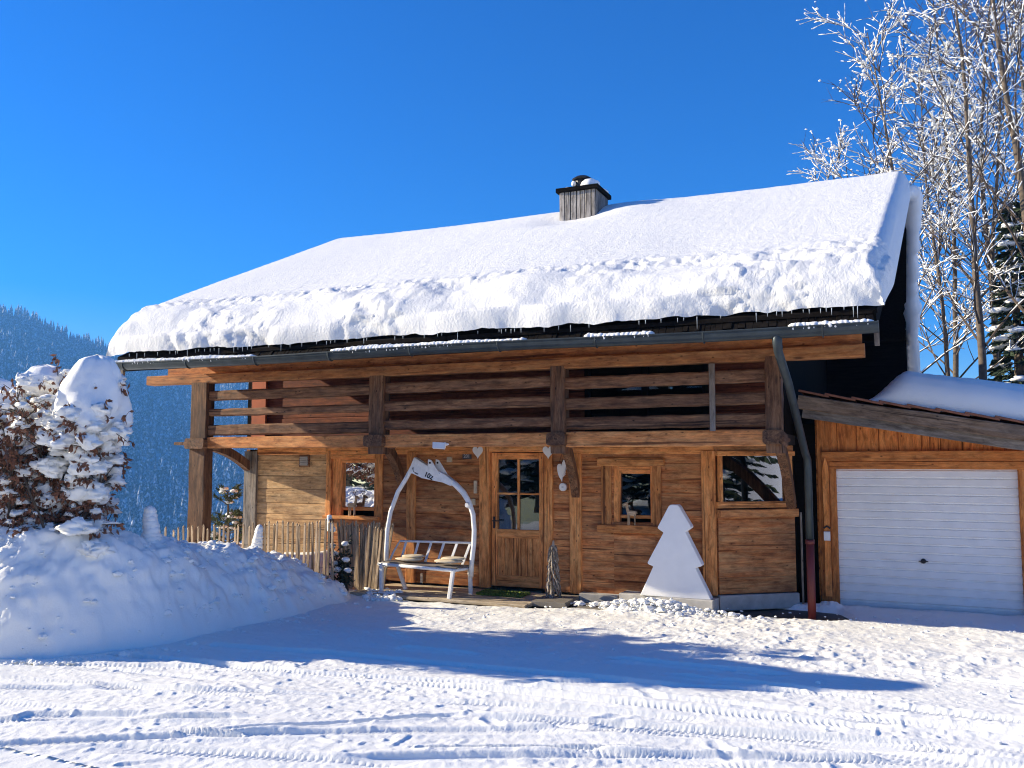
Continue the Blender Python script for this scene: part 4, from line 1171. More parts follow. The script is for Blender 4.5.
def lettering(name, txt, size, mat, parent, loc, rot, ext=.002, bold=.001):
    cu = bpy.data.curves.new(name, 'FONT'); cu.body = txt; cu.size = size; cu.extrude = ext; cu.align_x = 'CENTER'; cu.align_y = 'CENTER'; cu.offset = bold
    tmp = bpy.data.objects.new('tmp', cu); C.objects.link(tmp)
    bpy.context.view_layer.update()
    me = bpy.data.meshes.new_from_object(tmp.evaluated_get(bpy.context.evaluated_depsgraph_get()))
    bpy.data.objects.remove(tmp)
    me.materials.clear(); me.materials.append(mat)
    o = bpy.data.objects.new(name, me); C.objects.link(o); o.location = loc; o.rotation_euler = rot
    o.parent = parent; o.matrix_parent_inverse = parent.matrix_basis.inverted()
    return o


lettering('lettering', '201', 0.075, M['letter'], sg, (c.x, c.y - .010, c.z), (math.pi / 2, 0, 0))

# ------------------------------------------------------------------ reindeer in the windows
def reindeer(c, s, flip, label, rz=0):
    o = thing('reindeer_figurine', label, 'figurine', c, 'wooden reindeer in the windows')
    def P(x, y, z): return Vector((c[0] + flip * x * s, c[1] + y * s, c[2] + z * s))
    mb = MB()
    mb.beam(P(-.15, 0, .40), P(.15, 0, .42), 0.10 * s, 0.17 * s, ch=.02 * s, tint=1.2); mb.build('body', M['picket'], o)
    for (x, y) in ((-.12, -.04), (-.10, .04), (.12, -.04), (.10, .04)):
        mb = MB(); mb.beam(P(x, y, 0), P(x * .95, y, .36), .045 * s, .045 * s, up=(0, 1, 0), tint=1.1); mb.build('leg', M['picket'], o)
    mb = MB(); mb.tube([P(.12, 0, .44), P(.17, 0, .60), P(.18, 0, .72)], [.065 * s, .05 * s, .05 * s], 8, tint=1.2)
    mb.tube([P(.14, 0, .74), P(.22, 0, .72), P(.32, 0, .68)], [.05 * s, .055 * s, .03 * s], 8, tint=1.2); mb.build('head', M['picket'], o)
    for sg_ in (-1, 1):
        mb = MB(); mb.tube([P(.15, .03 * sg_, .77), P(.10, .07 * sg_, .88), P(.13, .10 * sg_, 1.0)], [.014 * s, .012 * s, .008 * s], 6)
        mb.tube([P(.10, .07 * sg_, .88), P(.03, .10 * sg_, .95)], [.012 * s, .007 * s], 6); mb.tube([P(.105, .075 * sg_, .90), P(.20, .11 * sg_, .94)], [.012 * s, .007 * s], 6)
        mb.build('antler', M['drift'], o)
    mb = MB(); mb.tube([P(-.15, 0, .45), P(-.2, 0, .40)], [.03 * s, .015 * s], 6); mb.build('tail', M['picket'], o)
reindeer((at(352, 515, YW - .03).x, YW - .03, 1.13), 0.44, 1, 'pale wooden reindeer on the sill of the window behind the picket fence')
reindeer((at(633, 523, YW + .02).x, YW - .04, 1.13), 0.42, -1, 'pale wooden reindeer on the sill of the window behind the white tree')

# ------------------------------------------------------------------ chairlift seat
sc_ = thing('ski_lift_chair', 'old white two seat chairlift chair used as a bench by the door', 'bench', (-6.6, 11.65, 0.07))
YA = 11.72
arch_l = [(386.5, 567), (386.5, 548), (387.6, 529), (390.7, 511.5), (398, 491.7), (405, 480.5), (414, 464)]
arch_r = [(448, 478.5), (456, 485), (463.7, 493), (469, 502), (473, 514), (474.3, 530), (473.8, 545), (472, 560), (471, 577)]
mb = MB(); mb.tube([at(a, b, YA) for a, b in arch_l], 0.034, 12)
mb.tube([at(a, b, YA) for a, b in arch_r], [0.045, .045, .045, .04, .037, .036, .036, .036, .036], 12)
mb.build('hanger', M['chairwhite'], sc_, True)
pl_ = [(415.5, 457), (428.5, 465.5), (446, 474), (454, 480.5), (452, 486), (444, 482.5), (433, 480.2), (423, 478), (414, 473.5), (409, 473)]
P_ = [at(a, b, YA) for a, b in pl_]
mb = MB(); mb.prism([(p.x, p.z) for p in P_], (0, YA - .05, 0), (1, 0, 0), (0, 0, 1), (0, 1, 0), .10); hp_o = mb.build('hanger_plate', M['chairwhite'], sc_, bevel=.01)
for dy in (-.062, .045):
    sh = 0 if dy < 0 else 4.2
    P_ = [at(a + sh, b, YA) for a, b in [(429.3, 468), (430, 459.2), (433, 460), (441.5, 474), (434, 476)]]
    mb = MB(); mb.prism([(p.x, p.z) for p in P_], (0, YA + dy, 0), (1, 0, 0), (0, 0, 1), (0, 1, 0), .02)
    lug = mb.build('lug', M['chairwhite'], sc_, bevel=.004)
    q = at(432 + sh, 462.8, YA); mb = MB(); mb.lathe([(.016, 0), (.016, .006)], (q.x, YA + dy - .001, q.z), 10, 'y'); mb.build('bolt_hole', M['ink'], lug)
q = at(428.5, 476.0, YA - .06); lettering('lettering', '102', 0.105, M['ink'], sc_, (q.x, YA - .054, q.z), (math.pi / 2, R(24), 0), .002, .003)
mb = MB()
q = at(416.5, 471, YA)
for (a, b, c2, d2) in ((-.045, .05, -.02, -.01), (-.025, .055, -.03, .01), (-.02, -.01, .06, -.045), (0, -.028, .05, -.052)):
    mb.tube([(q.x + a, YA - .053, q.z + b), (q.x + c2, YA - .053, q.z + d2)], .004, 5)
mb.build('faded_marking', M['plate'], sc_)
mb = MB(); q = at(467.5, 505, YA - .05); mb.lathe([(.035, 0), (.045, .03), (.03, .06)], (q.x, q.y + .03, q.z), 12, 'y'); mb.build('stop_bracket', M['chairwhite'], sc_)
zs = 0.49
fl_, fr_ = Vector((-7.24, 11.48, zs)), Vector((-5.96, 11.38, zs - .02)); rl_, rr_ = Vector((-7.20, 11.86, zs - .02)), Vector((-5.90, 11.80, zs - .03))
mb = MB()
mb.tube([fl_ - Vector((.08, 0, 0)), fr_ + Vector((.02, 0, 0))], .026, 8); mb.tube([rl_, rr_], .022, 8); mb.tube([fl_, rl_], .022, 8); mb.tube([fr_, rr_], .022, 8)
mid0 = (fl_ + rl_) / 2; mid1 = (fr_ + rr_) / 2; mb.tube([mid0, mid1], .018, 8)
mb.build('seat_frame', M['chairwhite'], sc_, True)
mb = MB()
for k in range(4):
    t = (k + .5) / 4; mb.beam(fl_.lerp(rl_, t) + Vector((-.03, 0, .035)), fr_.lerp(rr_, t) + Vector((.02, 0, .035)), .075, .022, tint=random.uniform(.8, 1.05))
mb.build('seat', M['oldgray'], sc_)
mb = MB(); bl0, bl1 = at(398, 562, 11.88), at(400, 541, 11.95); br0, br1 = at(464, 566, 11.86), at(472, 543, 11.93)
mb.tube([at(389, 562, 11.75), at(394, 551, 11.9), bl1, br1], [.018] * 4, 8); mb.build('back_rail', M['chairwhite'], sc_, True)
for k in range(6):
    t = k / 5; p = bl0.lerp(br0, .04 + .93 * t); q = bl1.lerp(br1, .09 + .89 * t)
    mb = MB(); mb.beam(p, q, .012, .042, up=(1, 0, 0), tint=1); mb.build('back_slat', M['chairwhite'], sc_)
for (tp, bt_) in ((fl_, (-7.27, 11.50, .07)), (rl_, (-7.06, 11.86, .07)), (fr_, (-6.02, 11.34, .07)), (rr_, (-5.93, 11.86, .07))):
    tp = Vector(tp); 
    if tp is fr_: pass
    mb = MB(); mb.beam(Vector(bt_), tp + Vector((0.0, 0, -.01)) + (Vector((-.02, 0, 0)) if bt_[0] < -6.5 else Vector((-.02, 0, 0))), .055, .055, up=(1, 0, 0), tint=1); mb.build('leg', M['chairwhite'], sc_)
mb = MB(); q = at(421.5, 578, 11.45); mb.prism([(-.02, -.07), (.02, -.07), (.015, .07), (-.015, .07)], q, (1, 0, 0), (0, 0, 1), (0, 1, 0), .01); mb.build('tag', M['picket'], sc_)
for (pc, lab, sd_) in ((at(410.5, 561, 11.62), 'cream seat pad on the chairlift bench, nearer the picket fence', 1), (at(449, 562, 11.58), 'cream seat pad on the chairlift bench, nearer the front door', 2)):
    mb = MB(); pc.z = zs + .085
    mb.blob(pc, (0.23, 0.17, 0.032), sd_, .18, 22, 10, 1.2); mb.blob(pc + Vector((.03 if sd_ == 1 else .06, .03, .04)), (0.20, 0.14, 0.025), sd_ + 4, .2, 22, 10, 1.3)
    tag(mb.build('seat_cushion', M['cream'], None, True), lab, 'cushion', 'cushions on the chairlift bench')

# snow crumbs by the chair's feet
rs = random.Random(12); mb = MB()
for k in range(70):
    p = on(rs.uniform(366, 402) + (rs.random() < .2) * rs.uniform(0, 30), rs.uniform(588, 598), .08); r_ = rs.uniform(.015, .055)
    mb.blob((p.x, p.y, .04 + r_ * .4), (r_ * rs.uniform(.8, 1.4), r_, r_ * .75), k, .9, 9, 7, 2.3)
cr = mb.build('snow_lumps', M['snow'], None, True); cr['kind'] = 'stuff'; tag(cr, 'loose white snow lumps at the feet of the chairlift bench', 'snow')
mb = MB()
def crumb(x, y, z, r_, k):
    """an angular broken lump: a few flattened facets"""
    q = random.Random(k * 7 + 1); n_ = 7; c = Vector((x, y, z)); vs = []
    rings = ((-.5, .75), (.05, 1.0), (.55, .65))
    for zz, rr_ in rings:
        for i in range(n_):
            a = 2 * math.pi * i / n_ + q.uniform(-.3, .3); f = rr_ * q.uniform(.6, 1.25); vs.append(c + Vector((math.cos(a) * f * r_ * 1.2, math.sin(a) * f * r_, (zz + q.uniform(-.22, .22)) * r_ * .8)))
    fs = [(a * n_ + i, a * n_ + (i + 1) % n_, (a + 1) * n_ + (i + 1) % n_, (a + 1) * n_ + i) for a in range(2) for i in range(n_)]
    vs.append(c + Vector((0, 0, r_ * .7))); fs += [(2 * n_ + i, 2 * n_ + (i + 1) % n_, 3 * n_) for i in range(n_)]
    mb.add(vs, fs)
for k in range(330):
    x = rs.gauss(-3.1, .55); y = rs.gauss(11.74, .13); r_ = rs.uniform(.008, .026) if rs.random() < .8 else rs.uniform(.03, .06)
    crumb(x, y, .038 + .13 * math.exp(-((x + 3.15) / .62) ** 2 - ((y - 11.80) / .26) ** 2) + r_ * .2, r_, k)
for k in range(420):
    x = rs.uniform(-6, 2.4); y = 12.6 - abs(rs.gauss(0, 2.2)); r_ = rs.uniform(.006, .022)
    if (x < -4.7 and y > 11.1) or y < 5: continue
    crumb(x, y, .032, r_, k)
for k in range(260):
    t = rs.random(); i_ = rs.randint(2, 8); a, b = BASE[i_], BASE[i_ + 1]; r_ = rs.uniform(.008, .03)
    if rs.random() < .06: r_ *= 2.6
    crumb(a[0] + (b[0] - a[0]) * t + abs(rs.gauss(0, .25)), a[1] + (b[1] - a[1]) * t - abs(rs.gauss(0, .06)), .03 + r_ * .2, r_, k)
rq = np.random.RandomState(19)
ii, jj = np.where((KD > 0.03) & (KD < 1.3) & (KX > -9.3) & (KY > 5.4) & (KY < 11.0))
for k in range(520):
    q_ = rq.randint(len(ii)); p = KP[ii[q_], jj[q_]]; r_ = 0.012 + 0.05 * rq.rand() ** 3
    if fbm(np.array([p[0] * 1.3]), np.array([p[1] * 1.3]), None, 2, 611)[0] < -.1: continue
    crumb(p[0], p[1], p[2] + r_ * .15, r_, k + 3000)
cr = mb.build('snow_crumbs', M['snow'], None, False); cr['kind'] = 'stuff'; tag(cr, 'broken white snow crumbs scattered over the driveway and below the white tree', 'snow')

# ------------------------------------------------------------------ fences
def picket(mb, a, b, w_=.032):
    a = Vector(a); b = Vector(b); ax = (b - a)
    mb.beam(a, b, .018, w_, up=(1, 0, 0), ch=.006, seg=4, jit=.003, tint=rs.uniform(.55, 1.25), taper=.75)
    mb.tube([b - ax * .001, b + ax.normalized() * .03], [w_ * .38, .004], 5)
fe = thing('picket_fence', 'low fence of upright thin split pickets behind the snow bank', 'fence', (-10, 11.0, 0.2))
px_ = 160.0; k = 0
while px_ < 336:
    yf = 11.02
    top = at(px_ + rs.uniform(-1, 1), np.interp(px_, [140, 190, 250, 336], [530, 529, 526.5, 522]) + rs.uniform(-3, 2), yf)
    bot = Vector((top.x + rs.uniform(-.03, .03), yf + rs.uniform(-.02, .02), max(-.05, top.z - 0.95)))
    mb = MB(); picket(mb, bot, top, .050); mb.build('picket', M['picket'], fe)
    px_ += np.interp(px_, [140, 220, 336], [6.2, 4.6, 4.1]) * rs.uniform(.7, 1.3)
mb = MB()
for dz in (.30, .68):
    a, b = at(150, 530, 11.035), at(336, 522, 11.035); mb.tube([(a.x, 11.045, a.z - dz), (b.x, 11.045, b.z - dz)], .005, 5)
mb.build('wire', M['dark'], fe)
fe = thing('leaning_fence', 'section of pale split pickets leaning sideways beside the chairlift bench', 'fence', (-7.9, 11.6, 0.05))
for k in range(46):
    t = k / 45; yf = 11.80 - .02 * t + rs.uniform(-.04, .04)
    top = at(338 + 56 * t + rs.uniform(-1.5, 1.5), 524 + 3 * t + rs.uniform(-4, 5), yf); bot = at(343 + 39 * t + rs.uniform(-2, 2), 584 + 9 * min(1, t * 1.5) + rs.uniform(-3, 2), yf - .05)
    bot.z = max(bot.z, .02)
    mb = MB(); picket(mb, bot, top, .046); mb.build('picket', M['picket'], fe)
mb = MB()
for py_ in (545, 575): mb.tube([at(340, py_, 11.83), at(388, py_ + 3, 11.81)], .005, 5)
mb.build('wire', M['dark'], fe)


def snow_post(base, h, r_, label, seed, post=.04):
    o = thing('snow_capped_post', label, 'post', base, 'fence posts with snow caps')
    mb = MB(); b = Vector(base); mb.tube([b - Vector((0, 0, .3)), b + Vector((0, 0, h * .8))], post, 8); mb.build('post', M['old'], o)
    mb = MB()
    n_ = 9
    for k in range(n_):
        t = k / (n_ - 1); mb.blob(b + Vector((.03 * math.sin(seed + t * 2), 0, h * (.12 + .80 * t))), (r_ * (1.5 - .62 * t), r_ * (1.5 - .62 * t), h * .15), seed + k, .25, 14, 8)
    mb.build('snow_cap', M['snow'], o, True)
q = at(150, 545, 7.95); snow_post((q.x, 7.95, 1.02), .47, .085, 'plump column of snow on a post at the top of the snow bank', 2)
q = at(258, 548, 10.1); snow_post((q.x, 10.1, .72), .40, .06, 'pointed snow capped post before the timber corner of the house', 5)
q = at(331, 525, 11.4); snow_post((q.x, 11.4, .95), .25, .045, 'short snow topped post where the two fences meet', 9)

# ------------------------------------------------------------------ plants
def leaf_faces(mb, p, d, L, W, rnd):
    d = d.normalized(); s = d.cross(Vector((rnd.uniform(-1, 1), rnd.uniform(-1, 1), rnd.uniform(-.3, .3))))
    if s.length < .1: s = d.orthogonal()
    s.normalize(); n = d.cross(s)
    m = p + d * L * .5 + n * L * .12
    mb.add([p, m + s * W / 2, p + d * L, m - s * W / 2], [(0, 1, 2), (0, 2, 3)])


bu = thing('hornbeam_bush', 'big bush with dry brown leaves under heavy snow on the bank', 'bush', (-9.0, 7.1, 1.0))
rb = random.Random(31)
BXC, BYC = -8.75, 7.1
stems = MB(); leaves = MB(); snowb = MB()
tips = []
for k in range(60):
    bx_ = rb.uniform(-10.9, -8.45); by_ = rb.uniform(6.95, 7.75)
    p = Vector((bx_, by_, .95)); d = Vector((rb.uniform(-.35, .25), rb.uniform(-.3, .3), 1)).normalized()
    pts = [p.copy()]; L = rb.uniform(1.3, 2.2)
    n_ = 9
    for i in range(n_):
        d = (d + Vector((rb.uniform(-.2, .2) - (.2 if p.x > -8.1 else 0), rb.uniform(-.2, .2), rb.uniform(-.22, .10)))).normalized(); p = p + d * L / n_
        if p.x > -1.115 * p.y: break
        pts.append(p.copy())
    n_ = len(pts) - 1
    if n_ < 2: continue
    stems.tube(pts, [.02 - .0016 * i for i in range(n_ + 1)], 5, False)
    for i in range(1, n_ + 1):
        for j in range(4):
            dd = (d + Vector((rb.uniform(-1, 1), rb.uniform(-1, 1), rb.uniform(-.5, .5)))).normalized(); l2 = rb.uniform(.18, .45)
            q0 = pts[i]; q1 = q0 + dd * l2 * .5; q2 = q0 + dd * l2 + Vector((0, 0, -.06))
            if q2.x > -1.105 * q2.y: continue
            stems.tube([q0, q1, q2], [.007, .005, .003], 4, False)
            tips.append((q1, q2, dd))
for (q1, q2, dd) in tips:
    cl = vn(np.array([q2.x * 1.8]), np.array([q2.y * 1.8]), np.array([q2.z * 1.8]), 7)[0]
    nl = 14 if cl > -.1 else 5
    for j in range(nl):
        t = rb.random(); p = q1.lerp(q2, t * 1.1) + Vector((rb.uniform(-.05, .05), rb.uniform(-.05, .05), rb.uniform(-.05, .02)))
        leaf_faces(leaves, p, Vector((dd.x * .4 + rb.uniform(-.5, .5), dd.y * .4 + rb.uniform(-.5, .5), rb.uniform(-1.3, .1))), rb.uniform(.055, .095), rb.uniform(.03, .045), rb)
    if rb.random() < (.75 if cl < .1 else .45):
        r_ = rb.uniform(.02, .07); c = q1.lerp(q2, rb.uniform(.3, .9)) + Vector((0, 0, r_ * .5))
        snowb.blob(c, (r_ * rb.uniform(.9, 1.9), r_ * rb.uniform(.9, 1.5), r_ * rb.uniform(.6, 1.0)), rb.randint(0, 999), .95, 12, 8, 2.4)
        # a strip along the twig
        snowb.tube([q1 + Vector((0, 0, .012)), (q1 + q2) / 2 + Vector((0, 0, .03)), q2 + Vector((0, 0, .012))], [.012, .026, .010], 5, False)
    elif rb.random() < .5: snowb.tube([q1 + Vector((0, 0, .010)), (q1 + q2) / 2 + Vector((0, 0, .02)), q2 + Vector((0, 0, .010))], [.008, .017, .006], 4, False)
# heavy loads
for k in range(62):
    c = Vector((rb.uniform(-10.9, -8.2), rb.uniform(6.9, 7.7), rb.uniform(1.0, 2.4))); s_ = rb.uniform(.08, .17)
    for q_ in range(4):
        cc = c + Vector((rb.gauss(0, s_ * .8), rb.gauss(0, s_ * .5), rb.gauss(0, s_ * .35))); s2 = s_ * rb.uniform(.4, .9)
        snowb.blob(cc, (s2 * rb.uniform(.9, 1.7), s2 * rb.uniform(.9, 1.3), s2 * rb.uniform(.6, 1.0)), rb.randint(0, 999), .9, 18, 12, 2.6)
for (cx_, cy_, cz_, rr_, nn_) in ((-8.36, 7.05, 2.46, .46, 60), (-9.28, 7.2, 2.88, .26, 26), (-10.0, 7.1, 2.7, .3, 20)):
    for k in range(nn_):
        a = rb.uniform(0, 6.28); s_ = rb.uniform(.025, .10); c = Vector((cx_ + math.cos(a) * rr_ * rb.uniform(.75, 1.1), cy_ + math.sin(a) * rr_ * rb.uniform(.65, .95), cz_ + rb.uniform(-.20, .16)))
        snowb.blob(c, (s_ * rb.uniform(.9, 1.6), s_ * rb.uniform(.9, 1.3), s_ * rb.uniform(.7, 1.1)), rb.randint(0, 999), .9, 14, 10, 2.6)
        if k % 2 == 0:
            q2 = c + Vector((math.cos(a) * rb.uniform(.08, .25), math.sin(a) * rb.uniform(.05, .15), rb.uniform(-.12, .16))); stems.tube([c, (c + q2) / 2, q2], [.006, .005, .002], 4, False)
            for j in range(6): leaf_faces(leaves, c.lerp(q2, rb.uniform(.4, 1.1)), Vector((rb.uniform(-.5, .5), rb.uniform(-.5, .5), rb.uniform(-1.2, .1))), rb.uniform(.05, .09), rb.uniform(.03, .042), rb)
stems.build('branches', M['twig'], bu); leaves.build('foliage', M['leaf'], bu); snowb.build('snow_load', M['snow'], bu, True)


def snow_cap(name, c, prof, seed, parent, ax=1.0, ay=1.0, lean=0):
    """a tall heap: radius profile over height, lumpy"""
    c = Vector(c); nz_, nu_ = 34, 44; vs = np.zeros((nz_, nu_, 3)); H_ = prof[-1][1]
    for i in range(nz_):
        z_ = prof[0][1] + (H_ - prof[0][1]) * i / (nz_ - 1); r_ = np.interp(z_, [p[1] for p in prof], [p[0] for p in prof])
        a = np.linspace(0, 2 * math.pi, nu_)
        x_ = np.cos(a); y_ = np.sin(a)
        k = 1 + .42 * fbm(x_ * 1.1 + seed, y_ * 1.1, np.full(nu_, z_ * 1.6), 5, seed, .55)
        vs[i, :, 0] = c.x + x_ * r_ * ax * k + lean * (z_ / H_); vs[i, :, 1] = c.y + y_ * r_ * ay * k; vs[i, :, 2] = c.z + z_ + .02 * fbm(x_ * 3, y_ * 3, np.full(nu_, z_ * 4), 3, seed + 1)
    vs[:, -1] = vs[:, 0]
    return grid_obj(name, vs, M['snow'], parent)


bi = bu.matrix_basis
for o_ in (snow_cap('snow_cap', (-8.36, 7.05, 2.46), [(.20, -.20), (.42, -.08), (.50, .04), (.46, .20), (.40, .34), (.34, .50), (.27, .64), (.20, .74), (.10, .79), (0, .80)], 18, None, 1.0, .85, .10),
           snow_cap('snow_cap', (-9.28, 7.2, 2.88), [(.15, -.05), (.28, .05), (.26, .18), (.16, .29), (0, .33)], 23, None, 1.1, .9),
           snow_cap('snow_cap', (-10.0, 7.1, 2.7), [(.15, -.05), (.32, .05), (.3, .2), (.16, .33), (0, .38)], 27, None, 1.1, .9)):
    o_.parent = bu; o_.matrix_parent_inverse = bi.inverted()

# low sprig of brown leaves poking out of the bank
sp = thing('leafy_sprig', 'low brown leaved sprig poking out of the snow bank', 'plant', on(38, 600, .9))
mb = MB(); ml = MB(); q = at(20, 585, 6.9)
for k in range(7):
    a = at(8 + k * 2, 588 - k, 6.95); b = at(18 + k * 6, 560 + k * 2 + rb.uniform(-6, 6), 6.85)
    mb.tube([a, (a + b) / 2 + Vector((0, 0, .05)), b], [.008, .006, .003], 4, False)
    for j in range(13):
        p = a.lerp(b, rb.uniform(.45, 1.05)); leaf_faces(ml, p, Vector((rb.uniform(-.6, .6), rb.uniform(-.4, .2), rb.uniform(-1, -.1))), rb.uniform(.06, .095), rb.uniform(.03, .045), rb)
mb.build('stem', M['twig'], sp); ml.build('foliage', M['leaf'], sp)

# dark evergreen shrub behind the fence corner
sh = thing('evergreen_shrub', 'small dark evergreen shrub with snow between the bank and the leaning fence', 'bush', (-8.0, 11.35, .1))
mb = MB(); ml = MB(); ms = MB()
for k in range(16):
    a = at(345 + rb.uniform(-4, 4), 590, 11.3); b = at(341 + rb.uniform(-9, 9), 546 + rb.uniform(-8, 30), 11.3 + rb.uniform(-.15, .1)); mb.tube([a, (a + b) / 2, b], [.01, .008, .004], 4, False)
    for j in range(26):
        p = a.lerp(b, rb.uniform(.2, 1.0)) + Vector((rb.gauss(0, .05), rb.gauss(0, .05), rb.gauss(0, .04))); leaf_faces(ml, p, Vector((rb.uniform(-1, 1), rb.uniform(-1, 1), rb.uniform(-.6, .8))), .07, .035, rb)
    if rb.random() < .6: ms.blob(b, (.06, .06, .04), k, .4, 9, 6)
mb.build('stem', M['twig'], sh); ml.build('foliage', M['shrub'], sh); ms.build('snow_load', M['snow'], sh, True)

# young pine beyond the fence
yp = thing('young_pine', 'young green pine growing behind the fence left of the timber corner', 'tree', (-12.2, 13.4, -.1))
top = at(228, 488, 13.4); mb = MB(); ml = MB(); ms = MB()
mb.tube([(top.x + .08, 13.4, -.2), (top.x + .03, 13.4, .7), (top.x, 13.4, top.z)], [.04, .03, .008], 7)
for k in range(42):
    z_ = rb.uniform(.25, top.z - .03); a = rb.uniform(0, 6.28); L = .16 + .42 * (top.z - z_) / top.z * rb.uniform(.6, 1.2)
    a0 = Vector((top.x, 13.4, z_)); b = a0 + Vector((math.cos(a) * L, math.sin(a) * L, L * rb.uniform(.3, .7)))
    mb.tube([a0, b], [.012, .005], 4, False)
    for j in range(46):
        p = a0.lerp(b, rb.uniform(.35, 1.05)); dd = (b - a0).normalized() * .8 + Vector((rb.uniform(-1, 1), rb.uniform(-1, 1), rb.uniform(-.6, 1))); leaf_faces(ml, p, dd, rb.uniform(.08, .14), .012, rb)
    if rb.random() < .4: ms.blob(a0.lerp(b, .6) + Vector((0, 0, .02)), (.09, .07, .035), k, .4, 9, 6)
mb.build('trunk', M['bark'], yp); ml.build('crown', M['pine'], yp); ms.build('snow_load', M['snow'], yp, True)


# ------------------------------------------------------------------ snowy bare trees beyond the garage
def bare_tree(name, label, base, h, seed, lean=(0, 0), r0=.13, low=.3, spread=1.0, group='snow laden bare trees beyond the garage', dens=1.0, fork=0):
    rnd = random.Random(seed); t0 = thing(name, label, 'tree', base, group)
    tr = MB(); br = MB(); sn = MB()
    def snow_on(pts, r_):
        for a, b in zip(pts[:-1], pts[1:]):
            d = b - a
            if d.length < 1e-4 or abs(d.normalized().z) > .88: continue
            if vn(np.array([a.x * .8]), np.array([a.z * .8]), np.array([a.y * .8]), seed)[0] < rnd.uniform(-.55, .25): continue
            k = max(.010, r_ * .85) * rnd.uniform(.6, 1.5)
            up = Vector((0, 0, r_ * .6 + k * .55))
            sn.tube([a + up * .8, (a + b) / 2 + up * rnd.uniform(.9, 1.5), b + up * .8], [k * .6, k * rnd.uniform(.9, 1.4), k * .6], 4, False)
    def tuft(p, s):
        n_ = 6
        vs = [p + Vector((0, 0, s * .75)), p - Vector((0, 0, s * .5))] + [p + Vector((math.cos(2 * math.pi * i / n_) * s * rnd.uniform(.6, 1.4), math.sin(2 * math.pi * i / n_) * s * rnd.uniform(.6, 1.4), rnd.uniform(-.25, .3) * s)) for i in range(n_)]
        sn.add(vs, [(0, 2 + i, 2 + (i + 1) % n_) for i in range(n_)] + [(1, 2 + (i + 1) % n_, 2 + i) for i in range(n_)])
    def grow(p, d, L, r_, lvl, mbx):
        n_ = 6 if lvl < 2 else (4 if lvl == 2 else 3)
        pts = [p.copy()]
        for i in range(n_):
            d = (d + Vector((rnd.uniform(-.16, .16), rnd.uniform(-.16, .16), rnd.uniform(-.10, .16) if lvl else rnd.uniform(-.02, .05)))).normalized()
            p = p + d * L / n_; pts.append(p.copy())
        mbx.tube(pts, [r_ * (1 - .68 * i / n_) for i in range(n_ + 1)], 8 if lvl == 0 else (5 if lvl == 1 else 3), False)
        if lvl: snow_on(pts, r_ * .6)
        return pts
    trunks = [(Vector(base), Vector((lean[0], lean[1], 1)).normalized(), h, r0)]
    if fork: trunks.append((Vector(base) + Vector((.2, 0, 0)), Vector((lean[0] + fork, lean[1], 1)).normalized(), h * .9, r0 * .8))
    for (b0_, d0, hh_, rr0) in trunks:
        p = b0_; d = d0; N_ = 16; pts = [p.copy()]
        for i in range(N_):
            d = (d + Vector((rnd.uniform(-.05, .05), rnd.uniform(-.05, .05), .02))).normalized(); p = p + d * hh_ / N_; pts.append(p.copy())
        tr.tube(pts, [rr0 * (1 - .88 * i / N_) for i in range(N_ + 1)], 9, False)
        nl = int(26 * dens)
        for k in range(nl):
            t = low + (1 - low) * (k + rnd.random()) / nl
            i = min(int(t * N_), N_ - 1); q = pts[i].lerp(pts[i + 1], t * N_ - i)
            a = k * 2.4 + rnd.uniform(-.5, .5); el = rnd.uniform(.6, 1.5) + .2 * t
            dd = Vector((math.cos(a) * spread, math.sin(a) * spread, el)).normalized()
            L = hh_ * (.10 + .22 * (1 - t)) * rnd.uniform(.7, 1.3) * spread
            p1 = grow(q, dd, L, max(.014, rr0 * (1 - .85 * t) * .36), 1, br)
            for j in range(6):
                u = rnd.uniform(.2, 1.0); ii = min(int(u * 6), 5); q1 = p1[ii].lerp(p1[ii + 1], u * 6 - ii)
                d1 = (dd + Vector((rnd.uniform(-.9, .9), rnd.uniform(-.9, .9), rnd.uniform(-.5, .7)))).normalized()
                p2 = grow(q1, d1, L * rnd.uniform(.25, .5), .014, 2, br)
                for m2 in range(4):
                    u = rnd.uniform(.15, 1.0); ii = min(int(u * 4), 3); q2 = p2[ii].lerp(p2[ii + 1], u * 4 - ii)
                    d2 = (d1 + Vector((rnd.uniform(-1, 1), rnd.uniform(-1, 1), rnd.uniform(-.7, .6)))).normalized()
                    p3 = grow(q2, d2, rnd.uniform(.2, .55), .007, 3, br)
                    on_ = vn(np.array([q2.x * 1.3]), np.array([q2.z * 1.3]), np.array([q2.y * 1.3]), seed + 5)[0] > -.1
                    if on_ and rnd.random() < .6: tuft(p3[-1] + Vector((0, 0, .02)), rnd.uniform(.014, .05))
                    if on_ and rnd.random() < .3: tuft(p3[1], rnd.uniform(.02, .07))
    tr.build('trunk', M['bark'], t0, True); br.build('branches', M['twig'], t0); sn.build('snow_load', M['snow'], t0, True)
    return t0


def gp(px_, Y, z=0.0):
    d = ray(px_, 400); t = Y / d[1]; return (d[0] * t, Y, z)


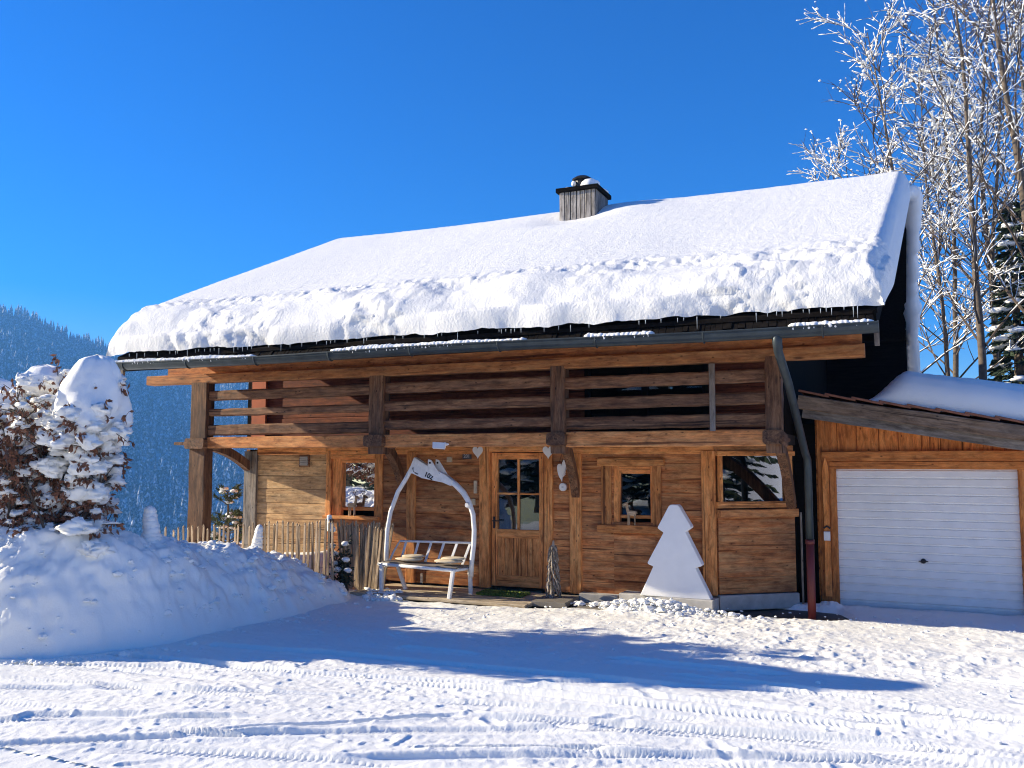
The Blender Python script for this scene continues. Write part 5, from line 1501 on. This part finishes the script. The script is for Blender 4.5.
bare_tree('bare_tree', 'bare tree leaning left over the right end of the snowy roof', gp(908, 26, -.2), 11.0, 101, (-.11, 0), .085, .42, .95)
bare_tree('bare_tree', 'straight twin stemmed bare tree closest to the right roof edge', gp(927, 23, -.2), 13.5, 102, (.0, .02), .10, .30, 1.0, fork=.10)
bare_tree('bare_tree', 'slender bare tree with a slightly bent trunk above the middle of the garage roof', gp(953, 26, -.2), 14.5, 103, (-.03, 0), .10, .28, 1.0)
bare_tree('bare_tree', 'pale trunked bare tree just left of the dark conifer', gp(978, 22, -.2), 14.5, 104, (-.03, 0), .115, .3, 1.0)
bare_tree('bare_tree', 'tall bare tree with two trunks in front of the dark conifer', gp(992, 25, -.2), 16, 105, (.0, 0), .11, .3, 1.0, fork=-.04)
bare_tree('bare_tree', 'leaning bare tree reaching in at the top right corner', gp(1075, 21, -.2), 15, 106, (-.10, 0), .15, .3, 1.1)
bare_tree('bare_tree', 'bare tree at the right edge beyond the dark conifer', gp(1040, 28, -.2), 17, 107, (-.03, 0), .12, .3, 1.1)


def conifer(label, base, h, seed, wide=.2):
    rnd = random.Random(seed); t0 = thing('conifer', label, 'tree', base); b = Vector(base)
    tr = MB(); cr_ = MB(); sn = MB()
    tr.tube([b, b + Vector((0, 0, h))], [.2, .02], 8)
    n_ = 150
    for k in range(n_):
        t = k / n_; z_ = h * (.06 + .92 * t); L = h * wide * (1 - t) * rnd.uniform(.7, 1.15) + .15; a = k * 2.399
        d = Vector((math.cos(a), math.sin(a), -.25)).normalized(); p0_ = b + Vector((0, 0, z_)); p1_ = p0_ + d * L
        s = Vector((-math.sin(a), math.cos(a), 0))
        for j in range(26):
            u = rnd.uniform(.1, 1.0); q = p0_.lerp(p1_, u); sg_ = rnd.choice((-1, 1))
            dd = d * .6 + s * sg_ * rnd.uniform(.3, .9) + Vector((0, 0, rnd.uniform(-.5, .05))); leaf_faces(cr_, q, dd, rnd.uniform(.2, .42) * (1.1 - .5 * u), rnd.uniform(.06, .11), rnd)
        if rnd.random() < .45:
            for u in (.45, .65, .85): 
                q = p0_.lerp(p1_, u); s_ = rnd.uniform(.06, .14); sn.blob(q + Vector((0, 0, .05)), (s_ * 1.8, s_ * 1.4, s_ * .6), rnd.randint(0, 999), .4, 8, 6)
    tr.build('trunk', M['bark'], t0); cr_.build('crown', M['fir'], t0); sn.build('snow_load', M['snow'], t0, True)
conifer('dark green conifer with snowy boughs among the bare trees', gp(1021, 23.5, -.2), 8.6, 51, .13)

# ------------------------------------------------------------------ the wood behind the viewer that the panes mirror
src = [o for o in bpy.data.objects if o.name.startswith('conifer') and o.type == 'EMPTY'][0]
kids = list(src.children)
rk = random.Random(9)
for (x, y, k) in ((-25, -11, 1.5), (-22.5, -13, 1.7), (-19.5, -11, 1.4), (-16.8, -12.5, 1.7), (-14.4, -11, 1.5), (-11.8, -12, 1.3), (-9.6, -13, 1.6), (-7.2, -12, 1.4), (-4.6, -14, 1.6), (9, 0, 1.1), (12, 5, 1.2)):
    r_ = src.copy(); C.objects.link(r_)
    bx, by, bz = gp(1021, 23.5, -.2)
    sc_k = k * rk.uniform(.9, 1.1)
    r_['label'] = 'snowy conifer of the wood mirrored in the window panes'; r_['group'] = 'conifers mirrored in the window panes'
    r_.location = (x, y, -.2); r_.scale = (sc_k * 1.5, sc_k * 1.5, sc_k); r_.rotation_euler = (0, 0, rk.uniform(0, 6.28))
    for c_ in kids:
        d_ = c_.copy(); C.objects.link(d_); d_.parent = r_; d_.matrix_parent_inverse = c_.matrix_parent_inverse.copy()
